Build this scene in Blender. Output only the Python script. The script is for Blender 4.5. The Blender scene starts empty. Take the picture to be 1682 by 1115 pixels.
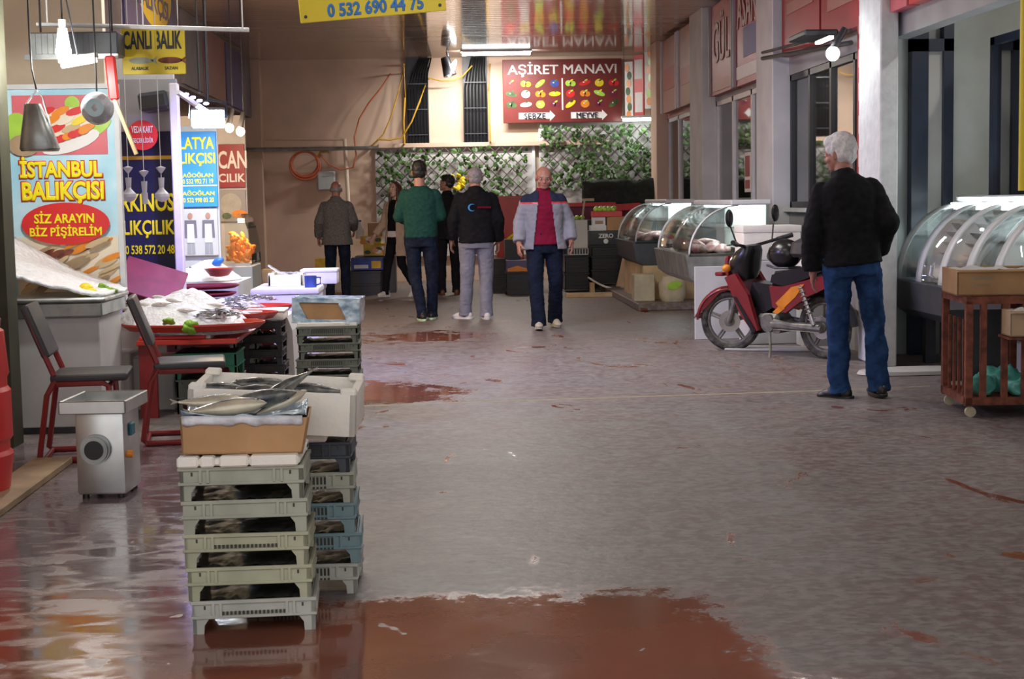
import bpy, bmesh, math, random
import numpy as np
from mathutils import Vector, Matrix, Euler, noise
random.seed(7)
PI = math.pi
SC = bpy.context.scene
COL = SC.collection

# ------------------------------------------------------------------ camera, sky, exposure
F, H = 2500.0, 1.35                       # focal length in pixels of the 1682 px wide frame, eye height
_n = np.array([720-841, 557.5-330, -F]); _n = _n/np.linalg.norm(_n)
_z = np.array([-.022, 1, 0.]); _z = _z-_z.dot(_n)*_n; _z = _z/np.linalg.norm(_z)
RW = np.array([np.cross(_n, _z), _n, _z])
cam = bpy.data.cameras.new('camera')
cam.sensor_width = 36; cam.lens = F/1682*36; cam.clip_end = 200
camo = bpy.data.objects.new('camera', cam); COL.objects.link(camo)
_m = Matrix([list(r) for r in RW]).to_4x4(); _m.translation = (0, 0, H)
camo.matrix_world = _m
SC.camera = camo
SC.view_settings.view_transform = 'Standard'
SC.view_settings.look = 'None'
SC.view_settings.exposure = -0.12
SC.view_settings.gamma = 1
SC.cycles.use_denoising = True
SC.cycles.max_bounces = 8
SC.cycles.sample_clamp_indirect = 4
w = bpy.data.worlds.new('overcast_sky'); SC.world = w; w.use_nodes = True
w.node_tree.nodes['Background'].inputs[0].default_value = (.98, .955, .95, 1)
w.node_tree.nodes['Background'].inputs[1].default_value = 1.5

def ray(px, py): return RW @ np.array([px-841, 557.5-py, -F])
def fl(px, py, h=0.):                     # the floor (or height h) point seen at a photo position
    d = ray(px, py); t = (h-H)/d[2]; return float(d[0]*t), float(d[1]*t), h
def at(px, py, Y):
    d = ray(px, py); t = Y/d[1]; return float(d[0]*t), Y, float(d[2]*t)+H
def onx(px, py, X):
    d = ray(px, py); t = X/d[0]; return X, float(d[1]*t), float(d[2]*t)+H
def rect(x0, y0, x1, y1, Y):              # centre x, bottom z, width, height of an upright panel at distance Y
    a, b = at(x0, (y0+y1)/2, Y), at(x1, (y0+y1)/2, Y); xm = (x0+x1)/2
    t, u = at(xm, y0, Y), at(xm, y1, Y)
    return (a[0]+b[0])/2, u[2], b[0]-a[0], t[2]-u[2]

# ------------------------------------------------------------------ materials
def _nt(name):
    m = bpy.data.materials.new(name); m.use_nodes = True
    return m, m.node_tree, m.node_tree.nodes['Principled BSDF']
def mat(name, c, r=.5, metal=0., var=.12, sc=9., bump=0., emit=None, es=0., spec=.5, c2=None, trans=0., alpha=1., coat=0.):
    m, t, b = _nt(name)
    b.inputs['Roughness'].default_value = r; b.inputs['Metallic'].default_value = metal
    b.inputs['Specular IOR Level'].default_value = spec
    b.inputs['Transmission Weight'].default_value = trans; b.inputs['Alpha'].default_value = alpha
    b.inputs['Coat Weight'].default_value = coat
    b.inputs['Base Color'].default_value = (*c, 1)
    if var or c2 or bump:
        tc = t.nodes.new('ShaderNodeTexCoord'); no = t.nodes.new('ShaderNodeTexNoise')
        no.inputs['Scale'].default_value = sc; no.inputs['Detail'].default_value = 5
        t.links.new(tc.outputs['Object'], no.inputs['Vector'])
        mx = t.nodes.new('ShaderNodeMix'); mx.data_type = 'RGBA'
        cr = t.nodes.new('ShaderNodeValToRGB'); cr.color_ramp.elements[0].position = .35; cr.color_ramp.elements[1].position = .65
        t.links.new(no.outputs['Fac'], cr.inputs[0]); t.links.new(cr.outputs[0], mx.inputs[0])
        lo = [x*(1-var) for x in c]; hi = c2 or [min(1, x*(1+var)) for x in c]
        mx.inputs[6].default_value = (*lo, 1); mx.inputs[7].default_value = (*hi, 1)
        t.links.new(mx.outputs[2], b.inputs['Base Color'])
        if bump:
            bp = t.nodes.new('ShaderNodeBump'); bp.inputs['Strength'].default_value = bump; bp.inputs['Distance'].default_value = .02
            t.links.new(no.outputs['Fac'], bp.inputs['Height']); t.links.new(bp.outputs[0], b.inputs['Normal'])
    if emit:
        b.inputs['Emission Color'].default_value = (*emit, 1); b.inputs['Emission Strength'].default_value = es
    return m
def glass(name, tint=(.9, .95, .95), refl=.12, rough=.03):
    m = bpy.data.materials.new(name); m.use_nodes = True; t = m.node_tree; t.nodes.clear()
    o = t.nodes.new('ShaderNodeOutputMaterial'); mx = t.nodes.new('ShaderNodeMixShader')
    tr = t.nodes.new('ShaderNodeBsdfTransparent'); gl = t.nodes.new('ShaderNodeBsdfGlossy'); fr = t.nodes.new('ShaderNodeLayerWeight')
    ma = t.nodes.new('ShaderNodeMath'); ma.operation = 'MULTIPLY_ADD'; ma.inputs[1].default_value = .8; ma.inputs[2].default_value = refl
    fr.inputs[0].default_value = .35
    tr.inputs[0].default_value = (*tint, 1); gl.inputs['Roughness'].default_value = rough
    t.links.new(fr.outputs['Fresnel'], ma.inputs[0]); ma.use_clamp = True
    t.links.new(ma.outputs[0], mx.inputs[0]); t.links.new(tr.outputs[0], mx.inputs[1]); t.links.new(gl.outputs[0], mx.inputs[2])
    t.links.new(mx.outputs[0], o.inputs[0])
    return m

class NX:                                 # small expression builder for node trees
    def __init__(s, t): s.t = t
    def m(s, op, a, b=0., c=0.):
        n = s.t.nodes.new('ShaderNodeMath'); n.operation = op
        for i, v in enumerate((a, b, c)):
            if isinstance(v, (int, float)): n.inputs[i].default_value = v
            else: s.t.links.new(v, n.inputs[i])
        return n.outputs[0]
    def noise(s, vec, sc, det=5, dist=0., mapping=None):
        n = s.t.nodes.new('ShaderNodeTexNoise'); n.inputs['Scale'].default_value = sc; n.inputs['Detail'].default_value = det
        n.inputs['Distortion'].default_value = dist
        if mapping:
            mp = s.t.nodes.new('ShaderNodeMapping'); mp.inputs['Scale'].default_value = mapping
            s.t.links.new(vec, mp.inputs[0]); vec = mp.outputs[0]
        s.t.links.new(vec, n.inputs['Vector']); return n.outputs['Fac']
    def smooth(s, v, lo, hi):
        n = s.t.nodes.new('ShaderNodeMapRange'); n.interpolation_type = 'SMOOTHSTEP'
        n.inputs['From Min'].default_value = lo; n.inputs['From Max'].default_value = hi
        s.t.links.new(v, n.inputs['Value']); return n.outputs[0]
    def mix(s, f, a, b):
        n = s.t.nodes.new('ShaderNodeMix'); n.data_type = 'RGBA'
        if isinstance(f, (int, float)): n.inputs[0].default_value = f
        else: s.t.links.new(f, n.inputs[0])
        for i, v in ((6, a), (7, b)):
            if isinstance(v, tuple): n.inputs[i].default_value = (*v, 1)
            else: s.t.links.new(v, n.inputs[i])
        return n.outputs[2]

def floor_mat():
    m, t, b = _nt('market_concrete'); x = NX(t)
    g = t.nodes.new('ShaderNodeNewGeometry'); P = g.outputs['Position']
    sp = t.nodes.new('ShaderNodeSeparateXYZ'); t.links.new(P, sp.inputs[0]); X, Y = sp.outputs[0], sp.outputs[1]
    n1 = x.noise(P, 1.1, 6, .3); n2 = x.noise(P, 4.5, 6, .5); n3 = x.noise(P, 17, 4); n4 = x.noise(P, 2.3, 7, 1.2, (1, .45, 1))
    wob = x.m('ADD', x.m('MULTIPLY', x.m('SUBTRACT', n2, .5), 1.0), x.m('MULTIPLY', x.m('SUBTRACT', n3, .5), .6))
    wob = x.m('ADD', wob, x.m('MULTIPLY', x.m('SUBTRACT', x.noise(P, 55., 3), .5), .35))
    # pools: foreground, along the fish stalls, and around the far crate stack
    d1 = x.m('MINIMUM', x.m('SUBTRACT', 5.16, Y), x.m('SUBTRACT', x.m('SUBTRACT', 1.05, X), x.m('MULTIPLY', x.m('SUBTRACT', Y, 4.2), .25)))
    d1 = x.m('ADD', d1, x.m('MULTIPLY', wob, .55))
    d2 = x.m('MINIMUM', x.m('SUBTRACT', -.62, X), x.m('SUBTRACT', 8.9, Y)); d2 = x.m('ADD', d2, x.m('MULTIPLY', wob, .7))
    ex = x.m('DIVIDE', x.m('ADD', X, .62), 1.0); ey = x.m('DIVIDE', x.m('SUBTRACT', Y, 10.75), .9)
    d3 = x.m('SUBTRACT', .75, x.m('SQRT', x.m('ADD', x.m('MULTIPLY', ex, ex), x.m('MULTIPLY', ey, ey)))); d3 = x.m('ADD', d3, x.m('MULTIPLY', wob, 1.3))
    d5 = x.m('SUBTRACT', .55, x.m('SQRT', x.m('ADD', x.m('MULTIPLY', x.m('ADD', X, .1), x.m('ADD', X, .1)), x.m('POWER', x.m('DIVIDE', x.m('SUBTRACT', Y, 15.2), 1.1), 2.))))
    d5 = x.m('ADD', d5, x.m('MULTIPLY', wob, 1.5))
    d4 = x.m('MULTIPLY', x.m('SUBTRACT', n4, .648), 4.)
    wet = x.smooth(x.m('MAXIMUM', x.m('MAXIMUM', x.m('MAXIMUM', d1, d2), x.m('MAXIMUM', d3, d5)), d4), -.06, .14)
    isl = x.smooth(x.noise(P, 6.5, 3, .4, (1, .6, 1)), .66, .70)
    wet = x.m('MULTIPLY', wet, x.m('SUBTRACT', 1., x.m('MULTIPLY', isl, .6)))
    dry = x.mix(x.smooth(n1, .42, .58), (.176, .163, .157), (.186, .146, .132))
    dry = x.mix(x.m('MULTIPLY', x.smooth(x.m('ADD', Y, x.m('MULTIPLY', n2, 3.)), 17.6, 19.2), .8), dry, (.20, .145, .108))
    nm = x.noise(P, 9., 6, .8, (.5, 1, 1))
    dry = x.mix(x.m('MULTIPLY', x.smooth(n2, .44, .62), .75), dry, (.142, .094, .090))
    dry = x.mix(x.m('MULTIPLY', x.smooth(nm, .47, .62), .55), dry, (.122, .092, .090))
    dry = x.mix(x.m('MULTIPLY', x.smooth(n3, .42, .62), .6), dry, (.255, .232, .220))
    dry = x.mix(x.m('MULTIPLY', x.smooth(x.noise(P, 38., 4, .3, (.5, 1, 1)), .50, .62), .6), dry, (.105, .088, .086))
    leftw = x.smooth(x.m('ADD', X, x.m('MULTIPLY', n2, .4)), -.45, -.95)
    wetc = x.mix(x.smooth(n1, .4, .65), (.25, .085, .05), (.17, .066, .044))
    wetc = x.mix(x.m('MULTIPLY', leftw, x.smooth(Y, 4.9, 5.6)), wetc, (.19, .15, .16))
    t.links.new(x.mix(wet, dry, wetc), b.inputs['Base Color'])
    ro = x.m('ADD', x.m('MULTIPLY', n3, .25), .38)
    wr = x.m('ADD', x.m('MULTIPLY', n2, .10), .03)
    wr = x.m('ADD', wr, x.m('MULTIPLY', leftw, x.m('MULTIPLY', x.smooth(nm, .40, .62), .22)))
    t.links.new(x.m('ADD', .5, x.m('MULTIPLY', wet, .4)), b.inputs['Specular IOR Level'])
    t.links.new(x.m('ADD', x.m('MULTIPLY', ro, x.m('SUBTRACT', 1., wet)), x.m('MULTIPLY', wr, wet)), b.inputs['Roughness'])
    bp = t.nodes.new('ShaderNodeBump'); bp.inputs['Distance'].default_value = .01
    t.links.new(x.m('ADD', .04, x.m('MULTIPLY', x.m('SUBTRACT', 1., wet), .25)), bp.inputs['Strength'])
    t.links.new(x.m('ADD', n3, x.m('MULTIPLY', n2, 1.5)), bp.inputs['Height']); t.links.new(bp.outputs[0], b.inputs['Normal'])
    return m
def ceiling_mat():
    m, t, b = _nt('glossy_ceiling_planks'); x = NX(t)
    g = t.nodes.new('ShaderNodeNewGeometry'); P = g.outputs['Position']
    sp = t.nodes.new('ShaderNodeSeparateXYZ'); t.links.new(P, sp.inputs[0]); Y = sp.outputs[1]
    fr = x.m('FRACT', x.m('MULTIPLY', Y, 5.)); cell = x.m('FLOOR', x.m('MULTIPLY', Y, 5.))
    gr = x.smooth(x.m('ABSOLUTE', x.m('SUBTRACT', fr, .5)), .44, .5)
    wn = t.nodes.new('ShaderNodeTexWhiteNoise'); wn.noise_dimensions = '1D'; t.links.new(cell, wn.inputs['W'])
    base = x.mix(x.m('MULTIPLY', wn.outputs['Value'], .8), (.50, .375, .30), (.58, .45, .37))
    t.links.new(x.mix(gr, base, (.10, .07, .055)), b.inputs['Base Color'])
    b.inputs['Roughness'].default_value = .09; b.inputs['Specular IOR Level'].default_value = .8
    bp = t.nodes.new('ShaderNodeBump'); bp.inputs['Strength'].default_value = .08; bp.inputs['Distance'].default_value = .01
    h = x.m('ADD', x.m('MULTIPLY', gr, -1.), x.m('MULTIPLY', x.noise(P, 7., 2, 0, (.4, 1, 1)), .35))
    t.links.new(h, bp.inputs['Height']); t.links.new(bp.outputs[0], b.inputs['Normal'])
    return m

M = {}
def defm(name, *a, **k): M[name] = mat(name, *a, **k)
defm('peach_plaster', (.62, .455, .345), .8, var=.07, sc=2, bump=.1)
defm('cream_tile', (.78, .68, .53), .45, var=.06, sc=3)
defm('white_plaster', (.55, .55, .55), .7, var=.08, sc=3)
defm('white_brick', (.62, .64, .66), .6, var=.08, sc=12, bump=.4)
defm('white_board', (.52, .51, .49), .6, var=.06, sc=2)
defm('grey_panel', (.30, .30, .31), .5, var=.1, sc=3)
defm('grey_green', (.42, .46, .45), .5, var=.08, sc=3)
defm('dark_panel', (.05, .055, .065), .4, var=.15)
defm('black_plastic', (.012, .012, .014), .4, var=.2)
defm('black_metal', (.015, .016, .02), .35, var=.1)
defm('blue_frame', (.018, .03, .06), .35, var=.1)
defm('white_metal', (.62, .63, .64), .35, var=.05)
defm('steel', (.55, .56, .55), .28, 1., var=.12, sc=5)
defm('worn_steel', (.36, .38, .37), .38, .9, var=.25, sc=7)
defm('chrome', (.75, .75, .77), .12, 1., var=.03)
defm('red_paint', (.22, .018, .018), .35, var=.15)
defm('red_plastic', (.46, .035, .022), .3, var=.1)
defm('burgundy', (.15, .010, .035), .5, var=.15)
defm('scarlet', (.62, .03, .03), .4, var=.04)
defm('sign_red', (.27, .018, .024), .4, var=.1, sc=2)
defm('sign_maroon', (.16, .022, .018), .45, var=.1, sc=3)
defm('sign_faded', (.34, .15, .12), .45, var=.1, sc=2)
defm('sign_pale', (.50, .40, .37), .5, var=.04)
defm('sign_white', (.72, .70, .68), .5, var=.04)
defm('sign_yellow', (.72, .56, .02), .45, var=.05, sc=2)
defm('sign_sky', (.34, .68, .85), .4, var=.1, sc=2.5, c2=(.62, .84, .92))
defm('sign_blue', (.03, .27, .68), .4, var=.05)
defm('sign_navy', (.006, .008, .035), .4, var=.3, sc=2, c2=(.010, .011, .06))
defm('sign_pink', (.62, .14, .17), .4, var=.15, sc=3)
defm('purple_panel', (.10, .09, .22), .5, var=.2, sc=2)
defm('fascia_grey', (.17, .15, .18), .5, var=.3, sc=1.5)
defm('letter_yellow', (.85, .74, .01), .45, var=.02)
defm('letter_red', (.62, .02, .02), .45, var=.02)
defm('letter_blue', (.02, .16, .50), .45, var=.02)
defm('letter_white', (.75, .74, .72), .5, var=.02)
defm('letter_dark', (.01, .012, .03), .5, var=.02)
defm('styrofoam', (.88, .87, .82), .75, var=.06, sc=20, bump=.25, c2=(.88, .84, .74))
defm('cardboard', (.42, .24, .11), .75, var=.14, sc=5)
defm('cardboard_pale', (.50, .34, .21), .75, var=.1, sc=4)
defm('film_blue', (.30, .48, .66), .15, var=.3, sc=14, bump=.6, c2=(.62, .76, .85))
defm('film_clear', (.55, .56, .60), .12, var=.3, sc=14, bump=.6)
defm('ice', (.82, .83, .86), .35, var=.05, sc=30, bump=.9)
defm('fish_dark', (.06, .075, .09), .22, .2, var=.4, sc=14, c2=(.30, .30, .26))
defm('fish_belly', (.52, .47, .36), .25, .2, var=.2, sc=12)
defm('fish_silver', (.16, .18, .20), .2, .4, var=.6, sc=40, c2=(.55, .57, .60))
defm('fish_pale', (.66, .62, .58), .3, .1, var=.2, sc=20)
defm('lettuce', (.20, .40, .03), .5, var=.3, sc=20)
defm('lemon', (.80, .62, .02), .4, var=.08)
defm('apple_green', (.38, .62, .08), .3, var=.1)
defm('crate_grey', (.33, .345, .28), .5, var=.14, sc=7)
defm('crate_olive', (.36, .37, .26), .5, var=.14, sc=7)
defm('crate_pale', (.38, .39, .35), .5, var=.14, sc=7)
defm('crate_blue', (.15, .235, .26), .45, var=.14, sc=7)
defm('crate_navy', (.035, .045, .06), .4, var=.2, sc=7)
defm('crate_moss', (.11, .125, .10), .5, var=.18, sc=7)
defm('crate_green', (.012, .17, .09), .4, var=.15, sc=7)
defm('fish_layer', (.03, .03, .024), .5, 0, var=.5, sc=90, c2=(.06, .06, .05))
defm('crate_base_slot_shade', (.035, .035, .026), .6, var=.3, sc=9)
defm('wood', (.34, .24, .14), .65, var=.2, sc=4)
defm('pale_wood', (.56, .42, .24), .65, var=.14, sc=4)
defm('rust', (.19, .055, .03), .7, .2, var=.4, sc=18)
defm('teal_bag', (.13, .50, .42), .3, var=.25, sc=8, bump=.3)
defm('teal_paint', (.015, .13, .17), .5, var=.1)
defm('pad_black', (.035, .035, .04), .45, var=.15)
defm('skin', (.40, .20, .135), .5, var=.08, sc=14)
defm('skin_pale', (.58, .36, .27), .5, var=.06, sc=14)
defm('skin_ruddy', (.37, .165, .12), .5, var=.1, sc=14)
defm('hair_white', (.62, .60, .62), .6, var=.15, sc=60)
defm('hair_grey', (.27, .25, .25), .6, var=.25, sc=60)
defm('hair_dark', (.014, .012, .012), .5, var=.3, sc=60)
defm('hair_brown', (.075, .032, .018), .45, var=.3, sc=50)
defm('eye_white', (.75, .73, .70), .2, var=0)
defm('lips', (.36, .13, .11), .45, var=.05)
defm('black_cloth', (.010, .010, .012), .85, spec=.12, var=.2, sc=25)
defm('black_knit', (.008, .008, .010), .9, spec=.12, var=.2, sc=40)
defm('jeans', (.018, .048, .135), .85, spec=.12, var=.3, sc=14)
defm('jeans_dark', (.010, .015, .030), .85, spec=.12, var=.35, sc=14)
defm('trouser_navy', (.008, .012, .026), .85, spec=.12, var=.2, sc=10)
defm('trouser_grey', (.22, .22, .27), .85, spec=.12, var=.12, sc=10)
defm('trouser_black', (.010, .010, .013), .85, spec=.12, var=.2, sc=10)
defm('green_knit', (.014, .056, .044), .9, spec=.12, var=.15, sc=30)
defm('tweed', (.13, .125, .12), .9, spec=.12, var=.25, sc=60)
defm('beige_cloth', (.44, .33, .24), .85, spec=.12, var=.08, sc=10)
defm('jacket_grey', (.24, .24, .28), .8, spec=.12, var=.08, sc=10)
defm('jacket_navy', (.020, .024, .05), .8, spec=.12, var=.1)
defm('polo_maroon', (.17, .006, .028), .8, spec=.12, var=.12, sc=12)
defm('shoe_white', (.66, .64, .62), .5, var=.06)
defm('shoe_black', (.012, .012, .013), .45, var=.1)
defm('shoe_brown', (.14, .055, .025), .45, var=.1)
defm('shoe_beige', (.42, .38, .32), .6, var=.1)
defm('sole_green', (.55, .75, .45), .5, var=.3, sc=20)
defm('moto_red', (.20, .010, .016), .22, var=.08, coat=.6)
defm('moto_black', (.012, .012, .014), .25, var=.1)
defm('tyre', (.028, .027, .024), .8, var=.3, sc=20, c2=(.12, .11, .09))
defm('dusty_metal', (.20, .195, .17), .45, .5, var=.3, sc=15)
defm('moto_orange', (.72, .24, .02), .35, var=.1)
defm('meat', (.50, .16, .15), .35, var=.3, sc=18, c2=(.66, .45, .42))
defm('case_white', (.62, .64, .63), .4, var=.05)
defm('bag_cream', (.52, .46, .33), .7, var=.12, sc=8)
defm('ivy', (.028, .075, .018), .5, var=.4, sc=8, c2=(.075, .16, .035))
defm('lattice_brown', (.10, .075, .06), .7, var=.2)
defm('violet_lit_foam', (.66, .65, .72), .7, var=.05, sc=10, bump=.15)  # white foam, the violet lamp light tinted into its base colour
defm('cable_yellow', (.50, .28, .02), .5, var=.1)
defm('cable_orange', (.55, .14, .06), .45, var=.1)
defm('cable_black', (.006, .006, .007), .75, spec=.15, var=.1)
defm('box_yellow', (.68, .44, .03), .6, var=.2, sc=9)
defm('box_blue', (.03, .06, .28), .55, var=.3, sc=9)
defm('shade_net', (.02, .03, .022), .8, var=.3, sc=16)
defm('olive_dark', (.035, .035, .018), .6, var=.3, sc=4)
defm('bulb_white', (.9, .9, .9), .3, emit=(1, .98, .94), es=10, var=0)
defm('bulb_warm', (.9, .8, .6), .3, emit=(1, .78, .45), es=30, var=0)
defm('led_white', (.9, .95, 1), .3, emit=(.86, .97, 1), es=22, var=0)
defm('tube_glow', (.9, .95, 1), .3, emit=(.90, 1, .95), es=4, var=0)
defm('violet_glow', (.5, .4, 1), .3, emit=(.42, .36, 1), es=25, var=0)
defm('opal_dead', (.50, .48, .56), .35, var=.04)
M['floor'] = floor_mat(); M['ceiling'] = ceiling_mat()
M['window_glass'] = glass('window_glass', (.72, .76, .76), .30)
M['case_glass'] = glass('case_glass', (.93, .97, .96), .06)

# ------------------------------------------------------------------ mesh helpers
def xf(loc=(0, 0, 0), rot=(0, 0, 0), sc=(1, 1, 1)):
    return Matrix.LocRotScale(Vector(loc), Euler(rot), Vector(sc))
class MB:
    def __init__(s): s.b = bmesh.new(); s.m = 0
    def _fin(s, verts, mx=None):
        if mx is not None: bmesh.ops.transform(s.b, matrix=mx, verts=verts)
        for f in {f for v in verts for f in v.link_faces}: f.material_index = s.m
        return s
    def box(s, x0, x1, y0, y1, z0, z1, bev=0., mx=None, seg=1):
        r = bmesh.ops.create_cube(s.b, size=1)['verts']
        bmesh.ops.transform(s.b, matrix=xf(((x0+x1)/2, (y0+y1)/2, (z0+z1)/2), (0, 0, 0), (abs(x1-x0), abs(y1-y0), abs(z1-z0))), verts=r)
        if bev:
            n0 = set(s.b.verts)-set(r)
            bmesh.ops.bevel(s.b, geom=list({e for v in r for e in v.link_edges}), offset=bev, segments=seg, affect='EDGES', profile=.6)
            r = [v for v in s.b.verts if v not in n0]
        return s._fin(r, mx)
    def cyl(s, p0, p1, r0, r1=None, n=12, caps=True):
        p0, p1 = Vector(p0), Vector(p1); r1 = r0 if r1 is None else r1; d = p1-p0
        r = bmesh.ops.create_cone(s.b, cap_ends=caps, segments=n, radius1=r0, radius2=r1, depth=d.length)['verts']
        q = Vector((0, 0, 1)).rotation_difference(d.normalized() if d.length else Vector((0, 0, 1)))
        return s._fin(r, Matrix.Translation((p0+p1)/2) @ q.to_matrix().to_4x4())
    def ell(s, c, r, rot=(0, 0, 0), u=14, v=10):
        q = bmesh.ops.create_uvsphere(s.b, u_segments=u, v_segments=v, radius=1)['verts']
        if isinstance(r, (int, float)): r = (r, r, r)
        return s._fin(q, xf(c, rot, r))
    def cap(s, p0, p1, r0, r1, n=14):
        s.cyl(p0, p1, r0, r1, n, True); s.ell(p0, r0, u=n, v=8); s.ell(p1, r1, u=n, v=8); return s
    def tube(s, pts, r, n=8, closed=False):
        pts = [Vector(p) for p in pts]; k = len(pts); rings = []
        up = Vector((.13, .21, 1)).normalized()
        for i, p in enumerate(pts):
            a = pts[(i-1) % k] if (closed or i) else p; c = pts[(i+1) % k] if (closed or i < k-1) else p
            d = (c-a).normalized(); x = d.cross(up)
            if x.length < .05: x = d.cross(Vector((1, 0, 0)))
            x.normalize(); y = d.cross(x); rr = r[i] if isinstance(r, (list, tuple)) else r
            rings.append([s.b.verts.new(p+x*math.cos(2*PI*j/n)*rr+y*math.sin(2*PI*j/n)*rr) for j in range(n)])
        for i in range(k if closed else k-1):
            A, B = rings[i], rings[(i+1) % k]
            for j in range(n):
                f = s.b.faces.new((A[j], A[(j+1) % n], B[(j+1) % n], B[j])); f.material_index = s.m
        if not closed:
            for A in (rings[0], rings[-1]): s.b.faces.new(A).material_index = s.m
        return s
    def lathe(s, prof, n=24, mx=None):
        rings = [[s.b.verts.new((r*math.cos(2*PI*j/n), r*math.sin(2*PI*j/n), z)) for j in range(n)] for r, z in prof]
        for A, B in zip(rings, rings[1:]):
            for j in range(n): s.b.faces.new((A[j], A[(j+1) % n], B[(j+1) % n], B[j])).material_index = s.m
        vs = [v for R in rings for v in R]
        for A in (rings[0], rings[-1]):
            s.b.faces.new(A)
        return s._fin(vs, mx)
    def loft(s, rings, n=24, e=2.3):          # rings: (z, cx, cy, rx, ry)
        R = []
        for z, cx, cy, rx, ry in rings:
            q = []
            for j in range(n):
                a = 2*PI*j/n; c, d = math.cos(a), math.sin(a)
                q.append(s.b.verts.new((cx+rx*math.copysign(abs(c)**(2/e), c), cy+ry*math.copysign(abs(d)**(2/e), d), z)))
            R.append(q)
        for A, B in zip(R, R[1:]):
            for j in range(n): s.b.faces.new((A[j], A[(j+1) % n], B[(j+1) % n], B[j])).material_index = s.m
        for A in (R[0], R[-1]): s.b.faces.new(A).material_index = s.m
        return s
    def prism(s, pts, y0, y1, mx=None):       # outline in x,z pushed along y
        A = [s.b.verts.new((x, y0, z)) for x, z in pts]; B = [s.b.verts.new((x, y1, z)) for x, z in pts]; n = len(pts)
        s.b.faces.new(A); s.b.faces.new(B)
        for i in range(n): s.b.faces.new((A[i], A[(i+1) % n], B[(i+1) % n], B[i]))
        return s._fin(A+B, mx)
    def disc(s, cx, cz, rx, rz, y, rot=0., n=18, t=.003):
        c, d = math.cos(rot), math.sin(rot)
        return s.prism([(cx+rx*math.cos(2*PI*i/n)*c-rz*math.sin(2*PI*i/n)*d, cz+rx*math.cos(2*PI*i/n)*d+rz*math.sin(2*PI*i/n)*c) for i in range(n)], y, y-t)
    def grid(s, nx, ny, fn):                  # surface fn(u,v)->xyz
        V = [[s.b.verts.new(fn(i/nx, j/ny)) for i in range(nx+1)] for j in range(ny+1)]
        for j in range(ny):
            for i in range(nx): s.b.faces.new((V[j][i], V[j][i+1], V[j+1][i+1], V[j+1][i])).material_index = s.m
        return s
    def build(s, name, mats, parent=None, smooth=True, ang=.6):
        bmesh.ops.recalc_face_normals(s.b, faces=s.b.faces)
        me = bpy.data.meshes.new(name); s.b.to_mesh(me); s.b.free()
        return link(name, me, mats, parent, smooth, ang)
def link(name, me, mats, parent=None, smooth=True, ang=.6):
    for q in (mats if isinstance(mats, (list, tuple)) else [mats]):
        me.materials.append(M[q] if isinstance(q, str) else q)
    if smooth:
        me.shade_smooth()
        try: me.set_sharp_from_angle(angle=ang)
        except Exception: pass
    o = bpy.data.objects.new(name, me); COL.objects.link(o)
    if parent: o.parent = parent
    return o
def tag(o, label, cat, group=None, kind=None):
    o['label'] = label; o['category'] = cat
    if group: o['group'] = group
    if kind: o['kind'] = kind
    return o
def thing(name, label, cat, loc=(0, 0, 0), rz=0., group=None, rot=None):
    o = bpy.data.objects.new(name, None); COL.objects.link(o); o.empty_display_size = .1
    o.location = loc; o.rotation_euler = rot or (0, 0, rz)
    return tag(o, label, cat, group)
def struct(o, label=None):
    o['kind'] = 'structure'
    if label: o['label'] = label
    return o
KIDS = {}
def dup(root, loc, rz=None, label=None, group=None, rot=None, scale=None):
    def cp(o, par):
        c = o.copy(); COL.objects.link(c)
        if par: c.parent = par
        for k in [x for x in COL.objects if x.parent == o]: cp(k, c)
        return c
    r = cp(root, None); r.location = loc
    if rz is not None: r.rotation_euler = (0, 0, rz)
    if rot is not None: r.rotation_euler = rot
    if scale is not None: r.scale = (scale,)*3 if isinstance(scale, (int, float)) else scale
    if label: r['label'] = label
    if group: r['group'] = group
    return r
def text_mesh(s, size, bold=.0, xs=1., depth=.002, ital=0.):
    cu = bpy.data.curves.new('lettering', 'FONT'); cu.body = s; cu.size = size; cu.align_x = 'CENTER'; cu.align_y = 'CENTER'
    cu.bevel_depth = bold*size*.85; cu.bevel_resolution = 0; cu.extrude = depth; cu.resolution_u = 3; cu.shear = ital
    o = bpy.data.objects.new('lettering', cu); COL.objects.link(o)
    bpy.context.view_layer.update()
    me = bpy.data.meshes.new_from_object(o.evaluated_get(bpy.context.evaluated_depsgraph_get()))
    bpy.data.objects.remove(o); bpy.data.curves.remove(cu)
    zm = max(abs(v.co.z) for v in me.vertices); me.transform(Matrix.Rotation(PI/2, 4, 'X') @ Matrix.Diagonal((xs, 1, depth/zm, 1)))
    return me
def text(parent, s, m, size, x, z, y, bold=.02, width=None, height=None, name='lettering', ital=0., depth=.002):
    me = text_mesh(s, size, bold, 1., depth, ital)
    v = np.array([q.co[:] for q in me.vertices]); lo, hi = v.min(0), v.max(0)
    sx = width/(hi[0]-lo[0]) if width else 1.; sz = height/(hi[2]-lo[2]) if height else (1. if not width else 1.)
    me.transform(Matrix.Diagonal((sx, 1, sz, 1)) @ Matrix.Translation((-(lo[0]+hi[0])/2, 0, -(lo[2]+hi[2])/2)))
    o = link(name, me, m, parent, smooth=False); o.location = (x, y, z); return o
def outlined(parent, s, m, mo, size, x, z, y, width=None, height=None, o=.012):
    """one word: outline letters and face letters in one part"""
    a = text(parent, s, mo, size, x, z, y, .085, width*1.03 if width else None, height*1.10 if height else None)
    b = text(parent, s, m, size, x, z, y-.003, .05, width, height); return a, b
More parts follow.
